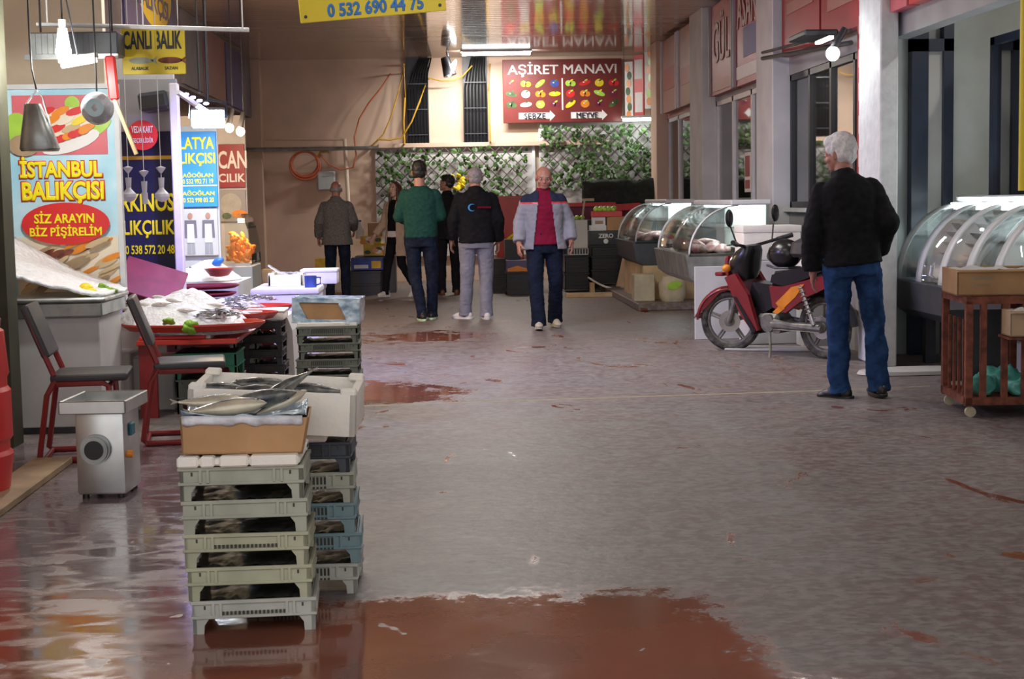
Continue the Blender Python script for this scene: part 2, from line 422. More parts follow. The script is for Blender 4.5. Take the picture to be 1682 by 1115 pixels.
def remesh(mb, voxel, smooth=4):
    me = bpy.data.meshes.new('tmp'); mb.b.to_mesh(me); mb.b.free()
    o = bpy.data.objects.new('tmp', me); COL.objects.link(o)
    r = o.modifiers.new('r', 'REMESH'); r.mode = 'VOXEL'; r.voxel_size = voxel
    if smooth:
        q = o.modifiers.new('s', 'SMOOTH'); q.iterations = smooth; q.factor = .5
    bpy.context.view_layer.update()
    out = bpy.data.meshes.new_from_object(o.evaluated_get(bpy.context.evaluated_depsgraph_get()))
    bpy.data.objects.remove(o); bpy.data.meshes.remove(me); out.materials.clear()
    return out
def wrinkle(me, amp, sc, seed=0., zs=1.):
    n = len(me.vertices); co = np.empty(n*3); me.vertices.foreach_get('co', co); co = co.reshape(-1, 3)
    no = np.array([v.normal[:] for v in me.vertices])
    d = np.array([noise.noise(Vector((c[0]*sc+seed, c[1]*sc, c[2]*sc*zs))) for c in co])
    me.vertices.foreach_set('co', (co+no*(d*amp)[:, None]).ravel()); me.update()
def lamp(name, kind, loc, power, color, rot=(0, 0, 0), size=.2, sy=None, parent=None, spot=None):
    l = bpy.data.lights.new(name, kind); l.energy = power; l.color = color
    if kind == 'AREA':
        l.size = size
        if sy: l.shape = 'RECTANGLE'; l.size_y = sy
    else: l.shadow_soft_size = size; l.specular_factor = 0.     # the tube or bulb mesh itself makes the reflection
    if spot: l.spot_size = spot; l.spot_blend = .6
    o = bpy.data.objects.new(name, l); COL.objects.link(o); o.location = loc; o.rotation_euler = rot
    if parent: o.parent = parent
    return o

# ------------------------------------------------------------------ light of the place: seen and added ceiling tubes, stall lamps (the sky is above)
ZC, YB, XR, XL = 3.75, 26.0, 3.45, -3.6
def tube_light(loc, label, L=1.2, power=0., rz=0., color=(.92, 1, .96), group='ceiling tube lights', drop=.0):
    t = thing('tube_light', label, 'ceiling light', loc, rz, group)
    MB().box(-L/2, L/2, -.05, .05, -.035, 0, .006).build('housing', 'white_metal', t)
    MB().cyl((-L/2+.03, 0, -.062), (L/2-.03, 0, -.062), .026, n=10).build('tube', 'tube_glow', t)
    if drop:
        for s in (-1, 1): MB().cyl((s*L*.4, 0, 0), (s*L*.4, 0, drop), .004, n=6).build('hanger', 'black_metal', t)
    if power:
        lamp('tube_lamp', 'AREA', (0, 0, -.10), power*(.6 if drop == 0 else .35), color, (0, 0, 0), L, .08, t)
        if drop: lamp('tube_lamp', 'AREA', (0, -.03, -.062), power*.65, color, (PI/2+.25, 0, 0), L, .06, t)
    return t
for i, (x, y, pw) in enumerate([(.2, 6.6, 25), (.2, 9.4, 50), (.2, 12.2, 100), (.2, 13.3, 150), (-1.8, 11.0, 70)]):  # unseen tubes, added to brighten the aisle and the hall
    tube_light((x, y, ZC), 'added white tube light on the ceiling, %s from the open end of the market' % ['first', 'second', 'third', 'fourth', 'fifth'][i], 1.5, pw, 0, (1, .97, .92))
_x, _y, _zz = at(815, 87, 24.8)
tube_light((_x, _y, _zz+.05), 'white tube light hanging above the dark red greengrocer sign', 1.15, 260, 0, (1, .97, .92), drop=ZC-_zz-.05)
_x, _y, _zz = at(1052, 190, 25.6)
tube_light((_x-.05, _y, _zz), 'glowing tube light over the right end of the ivy wall', .55, 14, 0, drop=ZC-_zz)

# ------------------------------------------------------------------ the setting
struct(MB().box(-9, 9, -6, 30, -.1, 0).build('floor', 'floor', smooth=False))
struct(MB().box(XL-.2, XR+2.3, 2.2, YB+.3, ZC, ZC+.12).build('ceiling', 'ceiling', smooth=False))
struct(MB().box(XL-.3, XR+2.5, YB, YB+.2, 0, ZC).build('wall_back', 'peach_plaster', smooth=False))
struct(MB().box(XL-.2, XL, 2.2, YB, 0, ZC).build('wall_left', 'peach_plaster', smooth=False))
# right-hand shop fronts: pillars, low wall, windows, dim rooms behind
pil = []
for px0, px1 in ((1075, 1084), (1140, 1160), (1250, 1277), (1420, 1456)):
    pil.append((onx(px1, 300, XR)[1], onx(px0, 300, XR)[1]))
pil.append((7.3, 7.9))
for i, (a, b) in enumerate(pil):
    bm = MB().box(XR-.05, XR+(.09 if i == 3 else .35), a, b, 0, ZC, .01)
    struct(bm.build('pillar_%d' % (i+1), ['peach_plaster', 'white_plaster', 'white_plaster', 'white_brick', 'white_brick'][i], smooth=False))
XW = XR+.12
struct(MB().box(XW, XW+.15, 2, 7.3, 0, ZC).build('wall_right', 'white_plaster', smooth=False))
bays = [(pil[0][0], pil[1][1]), (pil[1][0], pil[2][1]), (pil[2][0], pil[3][1]), (pil[3][0], pil[4][1])]
wm = ['white_plaster', 'white_plaster', 'grey_panel', 'grey_green']
for i, (y1, y0) in enumerate(bays):
    a, b = y0, y1
    xo = .78 if i == 3 else 0; b += .0 if i < 3 else .3
    struct(MB().box(XW+xo, XW+.14+xo, a, b, 0, 1.22).build('low_wall_%d' % (i+1), wm[i], smooth=False))
    struct(MB().box(XW, XW+.14, a, b, 2.55, ZC).build('lintel_%d' % (i+1), ['sign_faded', 'grey_panel', 'grey_panel', 'grey_panel'][i], smooth=False))
    fm = ['white_metal', 'white_metal', 'black_metal', 'blue_frame'][i]; xo = .78 if i == 3 else 0
    n = [3, 3, 4, 2][i]
    wr = struct(thing('window_%d' % (i+1), '', 'window', (XW+.04+xo, a, 1.22)))
    del wr['label']; del wr['category']
    L, hh, fw = b-a, 1.33, [.09, .08, .06, .09][i]
    for k in range(n+1):
        y = L*k/n; yy = min(max(y, fw/2), L-fw/2)
        MB().box(-.03, .05, yy-fw/2, yy+fw/2, 0, hh).build('mullion', fm, wr, smooth=False)
    MB().box(-.03, .05, 0, L, 0, .06).build('bottom_rail', fm, wr, smooth=False)
    MB().box(-.03, .05, 0, L, hh-.06, hh).build('top_rail', fm, wr, smooth=False)
    MB().box(-.1, .02, 0, L, -.04, 0).build('window_sill', ['white_metal', 'white_metal', 'white_metal', 'black_metal'][i], wr, smooth=False)
    MB().box(0, .008, 0, L, .05, hh-.05).build('pane', 'window_glass', wr, smooth=False)
struct(MB().box(XW+2.1, XW+2.2, 2.2, YB, 0, ZC).build('wall_right_inner', 'cream_tile', smooth=False))
for y in (7.2, 15.95, 20.3): struct(MB().box(XW+.14, XW+2.1, y, y+.1, 0, ZC).build('wall_partition', 'white_plaster', smooth=False))
struct(MB().box(XW+.14, XW+2.1, 12.56, 12.66, 0, ZC).build('wall_partition', 'grey_green', smooth=False))
YR = 12.5
b = MB()
for q0, q1 in ((1494, 1521), (1546, 1562)): b.box(at(q0, 300, YR)[0], at(q1, 300, YR)[0], YR-.05, YR+.06, 0, 2.9)
b.box(at(1494, 300, YR)[0], at(1562, 300, YR)[0], YR-.05, YR+.06, 2.5, 2.6)
dr = struct(b.build('door_1', 'blue_frame', smooth=False))
MB().box(at(1521, 300, YR)[0], at(1546, 300, YR)[0], YR, YR+.05, 0, 2.5).build('leaf', 'white_board', dr, smooth=False)
for i, (y, pw) in enumerate(((10., 55), (14.3, 30), (18.2, 30), (22.5, 25))):  # tubes added to lighten the rooms behind the shop windows
    tube_light((XW+1.35, y, ZC), 'added tube light inside the %s shop room from the front, behind glass' % ['first', 'second', 'third', 'fourth'][i], 1.2, pw, PI/2, (1, .96, .9), 'added shop room tube lights')
# back wall dressing
x, zz, ww, hh = rect(396, 100, 431, 455, 25.7)
struct(MB().box(x-ww/2, x+ww/2, 25.75, YB, 0, ZC, .01).build('pillar_back', 'peach_plaster', smooth=False))
for nm, r, mt in (('wall_panel_1', (618, 240, 880, 420), 'white_board'), ('wall_panel_2', (886, 200, 1076, 420), 'white_board')):
    x, zz, ww, hh = rect(*r, 25.95)
    struct(MB().box(x-ww/2, x+ww/2, 25.94, YB, zz, zz+hh).build(nm, mt, smooth=False))
    struct(MB().box(x+ww/2-.05, x+ww/2, 25.915, 25.94, zz, zz+hh).build('trim_%s' % nm[-1], 'white_metal', smooth=False))
x, zz, ww, hh = rect(622, 228, 1000, 240, 25.9)
struct(MB().box(x-ww/2, x+ww/2, 25.85, YB, zz, zz+.07).build('trim_3', 'peach_plaster', smooth=False))
p = [fl(590, 667), fl(1372, 641)]
struct(MB().tube([(p[0][0]-1.2, p[0][1]-.12, -.004), (p[0][0], p[0][1], -.004), (p[1][0], p[1][1], -.004), (3.4, p[1][1]+.1, -.004)], .010, 6).build('floor_joint', 'bag_cream'))
struct(MB().box(2.35, 3.6, 18.0, 23.2, 0, .09, .01).build('kerb_1', 'floor', smooth=False))
# left: fascia boards over the stalls, cream partition, near pillar
XF = -3.07
struct(MB().box(XF-.12, XF, 11.2, 25.7, 2.78, ZC).build('fascia_left', 'fascia_grey', smooth=False))
x, zz, ww, hh = rect(-40, 0, 176, 470, 10.9)
struct(MB().box(XL, x+ww/2, 10.9, 11.0, 0, ZC).build('wall_partition_left', 'cream_tile', smooth=False))
struct(MB().box(-3.1, at(19, 300, 8.85)[0], 8.65, 8.85, 0, ZC).build('pillar_left', 'olive_dark', smooth=False))

# ------------------------------------------------------------------ signs
def sign(name, label, r, Y, m, t=.03, frame=None, group=None, rz=0., cat='sign'):
    x, z0, w_, h_ = rect(*r, Y)
    s = thing(name, label, cat, (x, Y, z0+h_/2), rz, group)
    MB().box(-w_/2, w_/2, 0, t, -h_/2, h_/2, .004).build('panel', m, s, smooth=False)
    if frame:
        f = .03; b = MB()
        for q in ((-w_/2-f, -w_/2, -h_/2-f, h_/2+f), (w_/2, w_/2+f, -h_/2-f, h_/2+f)): b.box(q[0], q[1], -.02, t, q[2], q[3])
        for q in ((-h_/2-f, -h_/2), (h_/2, h_/2+f)): b.box(-w_/2, w_/2, -.02, t, q[0], q[1])
        b.build('frame', frame, s, smooth=False)
    return s, w_, h_
# greengrocer sign
s, w_, h_ = sign('greengrocer_sign', 'dark red greengrocer sign with white lettering and rows of fruit pictures on the back wall', (826, 97, 1021, 201), 25.84, 'sign_maroon')
text(s, 'AŞİRET MANAVI', 'letter_white', .3, 0, h_*.345, -.004, .02, w_*.92, h_*.24)
MB().box(-.012, .012, -.006, 0, -h_*.30, h_*.2).build('divider', 'letter_white', s, smooth=False)
cols = [M[k] for k in ('letter_red', 'lemon', 'apple_green', 'ivy', 'moto_orange', 'letter_white', 'burgundy', 'box_blue')]
b = MB(); pic = [0, 1, 2, 7, 2, 0, 1, 0, 3, 5, 4, 1, 0, 4, 2, 6, 3, 5, 2, 6, 1, 4, 6, 3]
for k, c in enumerate(pic):
    i, j = k % 8, k//8; cx = (-.43+.122*i)*w_+(0 if i < 4 else .01*w_); cz = h_*(.12-.165*j)
    random.seed(k); b.m = c
    if k % 3 == 0: b.disc(cx, cz, .075, .065, 0)
    elif k % 3 == 1: b.disc(cx-.035, cz, .05, .05, 0).disc(cx+.04, cz-.01, .05, .045, 0)
    else: b.disc(cx, cz, .10, .04, 0, random.uniform(-.5, .7))
    b.m = 2 if c in (0, 4, 6) else (1 if c == 2 else 3); b.disc(cx+.02, cz+.045, .03, .014, -.003, .5)
    b.m = 5; b.disc(cx-.02, cz+.012, .014, .01, -.004)
b.build('fruit_pictures', cols, s, smooth=False)
for cx, tx in ((-.22*w_, 'SEBZE'), (.22*w_, 'MEYVE')):
    aw = .15*w_
    a = MB().prism([(cx-aw, -h_*.44), (cx+aw*.75, -h_*.44), (cx+aw*.75, -h_*.475), (cx+aw*1.05, -h_*.39), (cx+aw*.75, -h_*.305), (cx+aw*.75, -h_*.34), (cx-aw, -h_*.34)], 0, -.004).build('arrow', 'letter_white', s, smooth=False)
    o = text(s, tx, 'letter_dark', .08, cx-aw*.1, -h_*.39, -.014, .0, aw*1.2, h_*.085, depth=.004)
# hanging yellow phone sign
s, w_, h_ = sign('phone_sign', 'yellow banner with blue phone number hanging from the ceiling', (488, -70, 729, 28), 11.0, 'sign_yellow', .012)
s.rotation_euler = (0, -.075, 0)
text(s, '0 532 690 44 75', 'letter_blue', .12, .02*w_, -h_*.33, -.004, .045, w_*.66, h_*.24)
b = MB()
for q in (-1, 1): b.cyl((q*w_*.44, 0, h_/2), (q*w_*.44, 0, ZC-s.location.z+q*.05*w_), .004, n=6)
b.build('hanging_wire', 'white_metal', s)
b = MB()
for q in (-1, 1): b.cyl((q*w_*.46, -.006, -h_*.4), (q*w_*.46, 0, -h_*.4), .012, n=8)
b.build('rivet', 'black_metal', s)
# yellow live fish sign
s, w_, h_ = sign('live_fish_sign', 'yellow live fish sign with two fish pictures hanging under a white bar', (200, 46, 304, 122), 9.6, 'sign_yellow', .012)
for q in (-.4, .4): MB().cyl((q*w_, .006, h_/2-.01), (q*w_, .006, ZC-s.location.z), .003, n=6).build('hanging_wire', 'white_metal', s)
text(s, 'CANLI BALIK', 'letter_dark', .1, -.01*w_, h_*.24, -.004, .03, w_*.92, h_*.40)
b = MB(); b.m = 0
for cx, mm in ((-.2*w_, 0), (.26*w_, 1)):
    b.m = mm; b.disc(cx, -h_*.2, .075, .02, 0); b.prism([(cx+.06, -h_*.2), (cx+.10, -h_*.2+.025), (cx+.09, -h_*.2), (cx+.10, -h_*.2-.025)], 0, -.003)
b.build('fish_picture', ['crate_grey', 'rust'], s, smooth=False)
text(s, 'ALABALIK', 'letter_dark', .04, -.22*w_, -h_*.37, -.004, .01, w_*.28, h_*.07); text(s, 'SAZAN', 'letter_dark', .04, .27*w_, -h_*.37, -.004, .01, w_*.2, h_*.07)
MB().box(-.004, .004, -.008, 0, h_*.02, h_*.46, mx=xf((.05*w_, 0, 0))).build('seam', 'sign_yellow', s)
# big fish restaurant banner on the left
s, w_, h_ = sign('restaurant_banner', 'tall pale blue fish shop banner with big yellow lettering and a red oval', (19, 146, 193, 492), 9.9, 'sign_sky', .04, 'white_metal')
s.rotation_euler = (0, 0, .02)
T_ = h_/2; un = w_/174.
zz_ = lambda py: T_-(py-148)*un
xx_ = lambda px: (px-106)*un
MB().box(xx_(27), xx_(180), -.005, 0, zz_(256), zz_(158)).build('picture_ground', 'sign_pink', s, smooth=False)
b = MB(); cl = ['letter_red', 'moto_orange', 'cream_tile', 'apple_green', 'lemon', 'pale_wood', 'wood', 'letter_white']
random.seed(3)
b.m = 3; b.disc(xx_(38), zz_(215), 22*un, 30*un, -.005, .4); b.disc(xx_(165), zz_(212), 26*un, 11*un, -.005, .6); b.disc(xx_(125), zz_(172), 12*un, 12*un, -.005)
b.m = 7; b.disc(xx_(120), zz_(235), 50*un, 16*un, -.008, .30)
b.m = 2; b.disc(xx_(112), zz_(205), 46*un, 26*un, -.010, .15)
for k in range(9):
    b.m = [0, 1, 0, 1, 2, 5, 0, 4, 1][k]; b.disc(xx_(82+k*8), zz_(185+(k % 3)*14), 16*un, 6*un, -.013-.0006*k, .3+.2*random.random())
for k in range(6): b.m = [0, 0, 1][k % 3]; b.disc(xx_(98+k*9), zz_(232-k*3), 9*un, 6*un, -.018-.0006*k, .3)
b.m = 6; b.disc(xx_(45), zz_(240), 26*un, 18*un, -.016)
b.build('food_picture', cl, s, smooth=False)
b = MB(); b.m = 4; b.box(xx_(24), xx_(191), -.005, 0, zz_(490), zz_(392))
for k in range(46):
    b.m = random.choice([0, 1, 1, 2, 3]); b.disc(xx_(random.uniform(40, 182)), zz_(random.uniform(402, 482)), random.uniform(14, 26)*un, random.uniform(3, 6)*un, -.006-.0003*k, random.uniform(.35, .6))
b.build('grilled_fish_picture', ['wood', 'pale_wood', 'moto_orange', 'rust', 'cream_tile'], s, smooth=False)
outlined(s, 'İSTANBUL', 'letter_yellow', 'letter_red', .12, xx_(102), zz_(276), -.007, 134*un, 36*un)
outlined(s, 'BALIKÇISI', 'letter_yellow', 'letter_red', .12, xx_(104), zz_(319), -.007, 134*un, 38*un)
MB().disc(xx_(107), zz_(370), 72*un, 35*un, -.022, n=40, t=.006).build('red_oval', 'scarlet', s, smooth=False)
text(s, 'SİZ ARAYIN', 'letter_yellow', .07, xx_(105), zz_(359), -.031, .035, 98*un, 21*un)
text(s, 'BİZ PİŞİRELİM', 'letter_yellow', .07, xx_(107), zz_(383), -.031, .035, 118*un, 23*un)
# dark blue banner behind
s, w_, h_ = sign('fishmonger_banner', 'dark navy fishmonger banner with yellow lettering behind the hanging bulbs', (190, 216, 291, 452), 12.615, 'sign_navy', .04)
un = w_/101; zz_ = lambda py: h_/2-(py-216)*un
text(s, 'RKINOS', 'letter_yellow', .15, .02*w_, zz_(333), -.004, .03, w_*.86, 30*un)
text(s, 'LIKÇILIK', 'letter_yellow', .15, .03*w_, zz_(377), -.004, .03, w_*.84, 30*un)
text(s, '0 538 572 20 48', 'letter_yellow', .08, .03*w_, zz_(411), -.004, .02, w_*.80, 15*un)
MB().box(-w_/2, w_/2, -.004, 0, zz_(262), zz_(256)).build('stripe', 'cable_yellow', s, smooth=False)
# stall top of that shop: grey board, red round sign, projector box, violet post
s, w_, h_ = sign('stall_board', 'grey board above the navy fishmonger banner', (195, 130, 291, 216), 12.615, 'grey_panel', .04)
x, y, z = at(234, 222, 12.4)
s = thing('round_sign', 'round red sign with two lines of white lettering', 'sign', (x, y, z))
MB().cyl((0, 0, 0), (0, .02, 0), 24/2500*12.4, n=40).build('disc', 'scarlet', s)
text(s, 'VEDA KART', 'letter_white', .06, 0, .045, -.004, .02, .17, .055); text(s, 'GEÇERLİDİR', 'letter_white', .06, 0, -.04, -.004, .02, .17, .055)
MB().cyl((0, .02, 0), (0, .34, 0), .015).build('bracket', 'black_metal', s)
x, z0, w_, h_ = rect(228, 150, 277, 180, 12.3)
s = thing('speaker_box', 'dark grey box hung on the grey board over the round red sign', 'speaker', (x, 12.3, z0), 0, rot=(0, -.12, 0))
MB().box(-w_/2, w_/2, 0, .35, 0, h_, .02).build('housing', 'dark_panel', s); MB().box(-w_*.4, w_*.4, -.008, 0, h_*.2, h_*.8).build('front_panel', 'black_plastic', s)
x, z0, w_, h_ = rect(283, 136, 297, 470, 12.3)
tag(MB().box(x-w_/2, x+w_/2, 12.3, 12.4, 0, z0+h_, .008).build('stall_post', 'violet_lit_foam'), 'violet-lit white post right of the navy banner', 'post')
# light blue banner
s, w_, h_ = sign('light_blue_banner', 'light blue fishmonger banner with yellow lettering under the bright flood lamp', (293, 216, 356, 340), 14.6, 'sign_blue', .04)
un = w_/63; zz_ = lambda py: h_/2-(py-216)*un
for tx, py, wd, ht in (('LATYA', 235, .90, 20), ('LIKÇISI', 262, .94, 22), ('AĞOĞLAN', 287, .8, 9), ('0 532 992 71 19', 298, .8, 8), ('AĞOĞLAN', 317, .84, 9), ('0 532 998 03 20', 329, .8, 8)):
    text(s, tx, 'letter_yellow', .1, .0, zz_(py), -.004, .03, w_*wd, ht*un)
MB().box(-w_/2, w_/2, -.004, 0, zz_(306), zz_(304)).build('stripe', 'letter_white', s, smooth=False)
s, w_, h_ = sign('chef_poster', 'pale poster with two standing figures below the light blue banner', (296, 343, 358, 420), 14.605, 'white_board', .04)
b = MB()
for cx in (-.22, .25):
    R_ = lambda x0, x1, z0, z1, y: b.prism([(cx*w_+x0*w_, z0*h_), (cx*w_+x1*w_, z0*h_), (cx*w_+x1*w_*.9, z1*h_), (cx*w_+x0*w_*.9, z1*h_)], y, y-.003)
    b.m = 0; R_(-.17, .17, -.12, .26, 0); b.m = 1; R_(-.10, .10, -.22, .18, -.004); b.m = 2; b.disc(cx*w_, h_*.35, w_*.065, w_*.085, -.004); b.m = 3; R_(-.11, .0, -.47, -.2, 0); R_(.01, .11, -.47, -.2, 0)
b.build('figure_picture', ['fascia_grey', 'case_white', 'skin', 'grey_panel'], s, smooth=False)
s, w_, h_ = sign('dark_red_sign', 'dark red sign with pale lettering half hidden behind the light blue banner', (330, 237, 402, 308), 18.255, 'sign_red', .04)
text(s, 'CAN', 'letter_white', .3, w_*.22, h_*.14, -.004, .03, w_*.66, h_*.42); text(s, 'CILIK', 'letter_white', .2, w_*.2, -h_*.28, -.004, .03, w_*.62, h_*.2)
s, w_, h_ = sign('food_poster', 'faded poster of a plate of food beneath the dark red sign', (340, 312, 404, 364), 18.255, 'grey_panel', .04)
b = MB(); b.m = 0; b.disc(.05, .02, w_*.28, h_*.34, 0); b.m = 1; b.disc(.15, -.1, w_*.2, h_*.13, -.004); b.m = 2; b.disc(.0, -.12, w_*.12, h_*.1, -.006)
b.build('plate_picture', ['crate_pale', 'moto_orange', 'ivy'], s, smooth=False)
for Y, p0, p1, zt in ((12.66, 190, 291, 2.75), (14.65, 293, 359, 2.1), (18.3, 325, 405, 2.4)):
    struct(MB().box(XL, at(p1, 300, Y)[0], Y+.0, Y+.06, 0, zt).build('stall_divider', 'white_plaster', smooth=False))
# purple shop sign on the left fascia
y0, y1 = onx(200, 20, XF)[1], onx(284, 30, XF)[1]
s = thing('purple_shop_sign', 'purple shop sign with a yellow half round on the left fascia', 'sign', (XF+.03, (y0+y1)/2, 2.9), PI/2)
L = (y1-y0); MB().box(-L/2, L/2, 0, .03, 0, .84).build('panel', 'purple_panel', s, smooth=False)
MB().disc(.05*L, .84, L*.36, .46, 0, n=40).build('yellow_shape', 'sign_yellow', s, smooth=False)
text(s, 'BALIKÇISI', 'purple_panel', .3, .03*L, .62, -.006, .03, L*.6, .26)
for k, (a, bb, cl, tx) in enumerate([(296, 330, 'fascia_grey', 'BALIK'), (334, 366, 'sign_faded', 'MARKET'), (368, 394, 'purple_panel', 'DENİZ')]):
    y0, y1 = onx(a, 100, XF)[1], onx(bb, 110, XF)[1]; L = y1-y0
    s = thing('fascia_sign', ['grey fascia board with faded lettering, next after the purple shop sign', 'brownish fascia board with faded lettering, second after the purple shop sign', 'dull purple fascia board nearest the back wall'][k], 'sign', (XF+.03, (y0+y1)/2, 2.82), PI/2)
    MB().box(-L/2, L/2, 0, .03, 0, .88).build('panel', cl, s, smooth=False)
# right fascia signs, bay by bay
def rsign(px0, px1, z0, z1, m, name, label, lines=(), frame=None):
    ya, yb = onx(px0, 120, XR)[1], onx(px1, 120, XR)[1]
    s = thing(name, label, 'sign', (XR+.02, (ya+yb)/2, z0), -PI/2); L = ya-yb; hh = z1-z0
    MB().box(-L/2, L/2, 0, .098, 0, hh).build('panel', m, s, smooth=False)
    for ln in lines:
        tx, mm, fx, fz, fw, fh = ln
        if tx is None: MB().box((fx-fw/2)*L, (fx+fw/2)*L, -.006, 0, (fz-fh/2)*hh, (fz+fh/2)*hh).build('label_strip', mm, s, smooth=False)
        else: text(s, tx, mm, .3, fx*L, fz*hh, -.010, .02, fw*L, fh*hh)
    if frame:
        b = MB()
        for q in (-1, 1): b.box(q*L/2-.03, q*L/2+.03, -.03, .03, 0, hh)
        b.build('frame', frame, s, smooth=False)
    return s, L, hh
rsign(1086, 1110, 2.62, ZC-.05, 'sign_faded', 'faded_sign', 'faded orange sign above the farthest right shop window, left half', ((None, 'sign_red', 0, .45, .75, .3),), 'white_metal')
rsign(1113, 1138, 2.62, ZC-.05, 'sign_faded', 'faded_sign', 'faded orange sign above the farthest right shop window, right half', ((None, 'sign_red', 0, .38, .7, .22),), 'white_metal')
rsign(1165, 1202, 2.6, ZC-.05, 'sign_red', 'butcher_sign', 'red shop sign with tall white letters above the second shop window', (('GÜL', 'sign_pale', 0, .62, .72, .55), (None, 'sign_faded', 0, .1, .8, .13)), 'grey_panel')
rsign(1205, 1246, 2.6, ZC-.05, 'sign_red', 'butcher_sign', 'red shop sign with a white strip next to the white pillar', (('ASAN', 'sign_pale', 0, .78, .8, .4), (None, 'sign_white', 0, .13, .86, .13), (None, 'purple_panel', .15, .42, .6, .3)), 'grey_panel')
rsign(1281, 1342, 2.72, ZC-.05, 'sign_red', 'meat_shop_sign', 'large dark red sign panel over the window behind the white-haired person, left half', ((None, 'sign_faded', -.1, .74, .6, .12), (None, 'sign_faded', .0, .45, .7, .11)))
rsign(1345, 1404, 2.72, ZC-.05, 'sign_red', 'meat_shop_sign', 'large dark red sign panel over the window behind the white-haired person, right half', ((None, 'sign_faded', .05, .3, .7, .14),))
s, L, hh = rsign(1404, 1419, 1.25, ZC-.05, 'sign_red', 'upright_sign', 'narrow upright red strip sign against the white brick pillar', [(None, 'sign_white', 0, .16+.11*k, .5, .06) for k in range(7)])
rsign(1457, 1484, 2.72, ZC-.05, 'sign_pink', 'food_sign', 'pinkish sign panel with food picture right of the white brick pillar', ((None, 'cream_tile', 0, .35, .7, .5),))
rsign(1488, 1660, 2.72, ZC-.05, 'scarlet', 'bright_red_sign', 'bright red sign over the nearest right shop front', ())
p = onx(1223, 285, XW-.0)
s = thing('window_sticker', 'small red printed notice on the second shop window from the back', 'sign', (XW+.035, p[1], 1.55), -PI/2)
MB().box(-.17, .17, 0, .004, -.16, .30).build('panel', 'sign_white', s, smooth=False); MB().box(-.13, .13, -.003, 0, .02, .26).box(-.13, .13, -.003, 0, -.12, -.02).build('print', 'sign_red', s, smooth=False)
# corner signs to the right of the greengrocer sign
XC = at(1026, 150, 25.8)[0]
for k, (a, bb, m1, m2, m3, lb) in enumerate([(1026, 1039, 'sign_white', 'moto_orange', 'ivy', 'white panel with vegetable pictures beside the greengrocer sign'), (1040, 1055, 'scarlet', 'sign_white', 'sign_white', 'red and white panel in the middle of the corner signs'), (1056, 1071, 'sign_white', 'moto_orange', 'apple_green', 'white panel with fruit pictures nearest the tube light')]):
    pa, pb = at(a, 130, 25.8-k*.05), at(bb, 125, 25.75-k*.05)
    s = thing('corner_sign', lb, 'sign', ((pa[0]+pb[0])/2, pa[1]-.05-k*.1, 2.62+.1*k), -.7)
    L = (pb[0]-pa[0])*1.25; MB().box(-L/2, L/2, 0, .03, 0, 1.0).build('panel', m1, s, smooth=False)
    b = MB(); b.m = 0
    if k == 1: b.box(-L*.4, L*.4, -.005, 0, .6, .92); b.box(-L*.4, L*.4, -.005, 0, .05, .38)
    else:
        for q in range(7): b.m = q % 2; b.disc(random.uniform(-.2, .2)*L, .12+.13*q, L*.28, .07, -.0006*q)
    b.build('picture', [m2, m3], s, smooth=False)

# ------------------------------------------------------------------ back wall fittings
def cable_slot(px0, py0, px1, py1, label, extra):
    x, z0, w_, h_ = rect(px0, py0, px1, py1, 25.85)
    s = thing('cable_riser', label, 'cables', (x, 25.8, z0), 0, 'black cable risers')
    MB().box(-w_/2, w_/2, .1, .19, 0, ZC-z0).build('duct', 'black_plastic', s, smooth=False)
    b = MB()
    for k in range(7):
        u = (-.42+.14*k)*w_
        b.tube([(u, .06, 0), (u*1.0, .05, h_*.7), (u*.8+extra*.1, .04, h_*.9), (u*.6+extra*.3, .05, ZC-z0-.01)], .016, 6)
    b.build('cable', 'cable_black', s)
    for k in range(3): MB().box(-w_*.45, w_*.45, .02, .035, h_*(.1+.33*k), h_*(.1+.33*k)+.015).build('clamp', 'dark_panel', s, smooth=False)
cable_slot(668, 108, 704, 235, 'black cable riser left of the hanging spotlight', .5)
cable_slot(761, 105, 801, 233, 'black cable riser right of the hanging spotlight', .2)
def wire(name, label, pts, Y, r, m, cat='cable', group=None):
    p = [at(px, py, Y) for px, py in pts]; p = [(p[0][0], YB-.02, p[0][2])]+p+[(p[-1][0], YB-.02, p[-1][2])]
    return tag(MB().tube(p, r, 7).build(name, m), label, cat, group)
wire('yellow_cable', 'yellow cable running straight down from ceiling beside the left riser', [(664, 105), (665, 160), (663, 200), (664, 236)], 25.72, .018, 'cable_yellow')
wire('yellow_cable', 'yellow cable slanting down left from the ceiling to the conduit', [(662, 118), (655, 150), (643, 190), (630, 220), (611, 240)], 25.7, .012, 'cable_yellow')
wire('yellow_cable', 'yellow cable looping across the left black riser', [(698, 140), (690, 165), (676, 200), (660, 226), (640, 230), (620, 229)], 25.62, .014, 'cable_yellow')
wire('yellow_cable', 'yellow cable hanging in a shallow bow between the two risers', [(704, 128), (725, 133), (745, 132), (760, 125), (775, 108)], 25.7, .011, 'cable_yellow')
wire('yellow_cable', 'yellow cable beside the right edge of the right riser', [(805, 105), (803, 150), (804, 200), (806, 232)], 25.72, .014, 'cable_yellow')
wire('orange_cable', 'thin orange cable curving from the ceiling down to the hose coil', [(641, 121), (625, 145), (605, 170), (590, 195), (582, 225), (585, 255), (580, 275), (560, 279), (540, 270), (527, 255)], 25.75, .013, 'cable_orange')
x, y, z = at(501, 269, 25.8)
s = thing('hose_coil', 'coiled orange hose hanging on the peach back wall', 'hose', (x, y, z))
for k in range(4): MB().tube([((.215+.012*k)*math.cos(a*PI/18), -.02-.025*(k % 2), (.20+.012*k)*math.sin(a*PI/18)-.01*k) for a in range(36)], .017, 7, True).build('hose_loop', 'cable_orange', s)
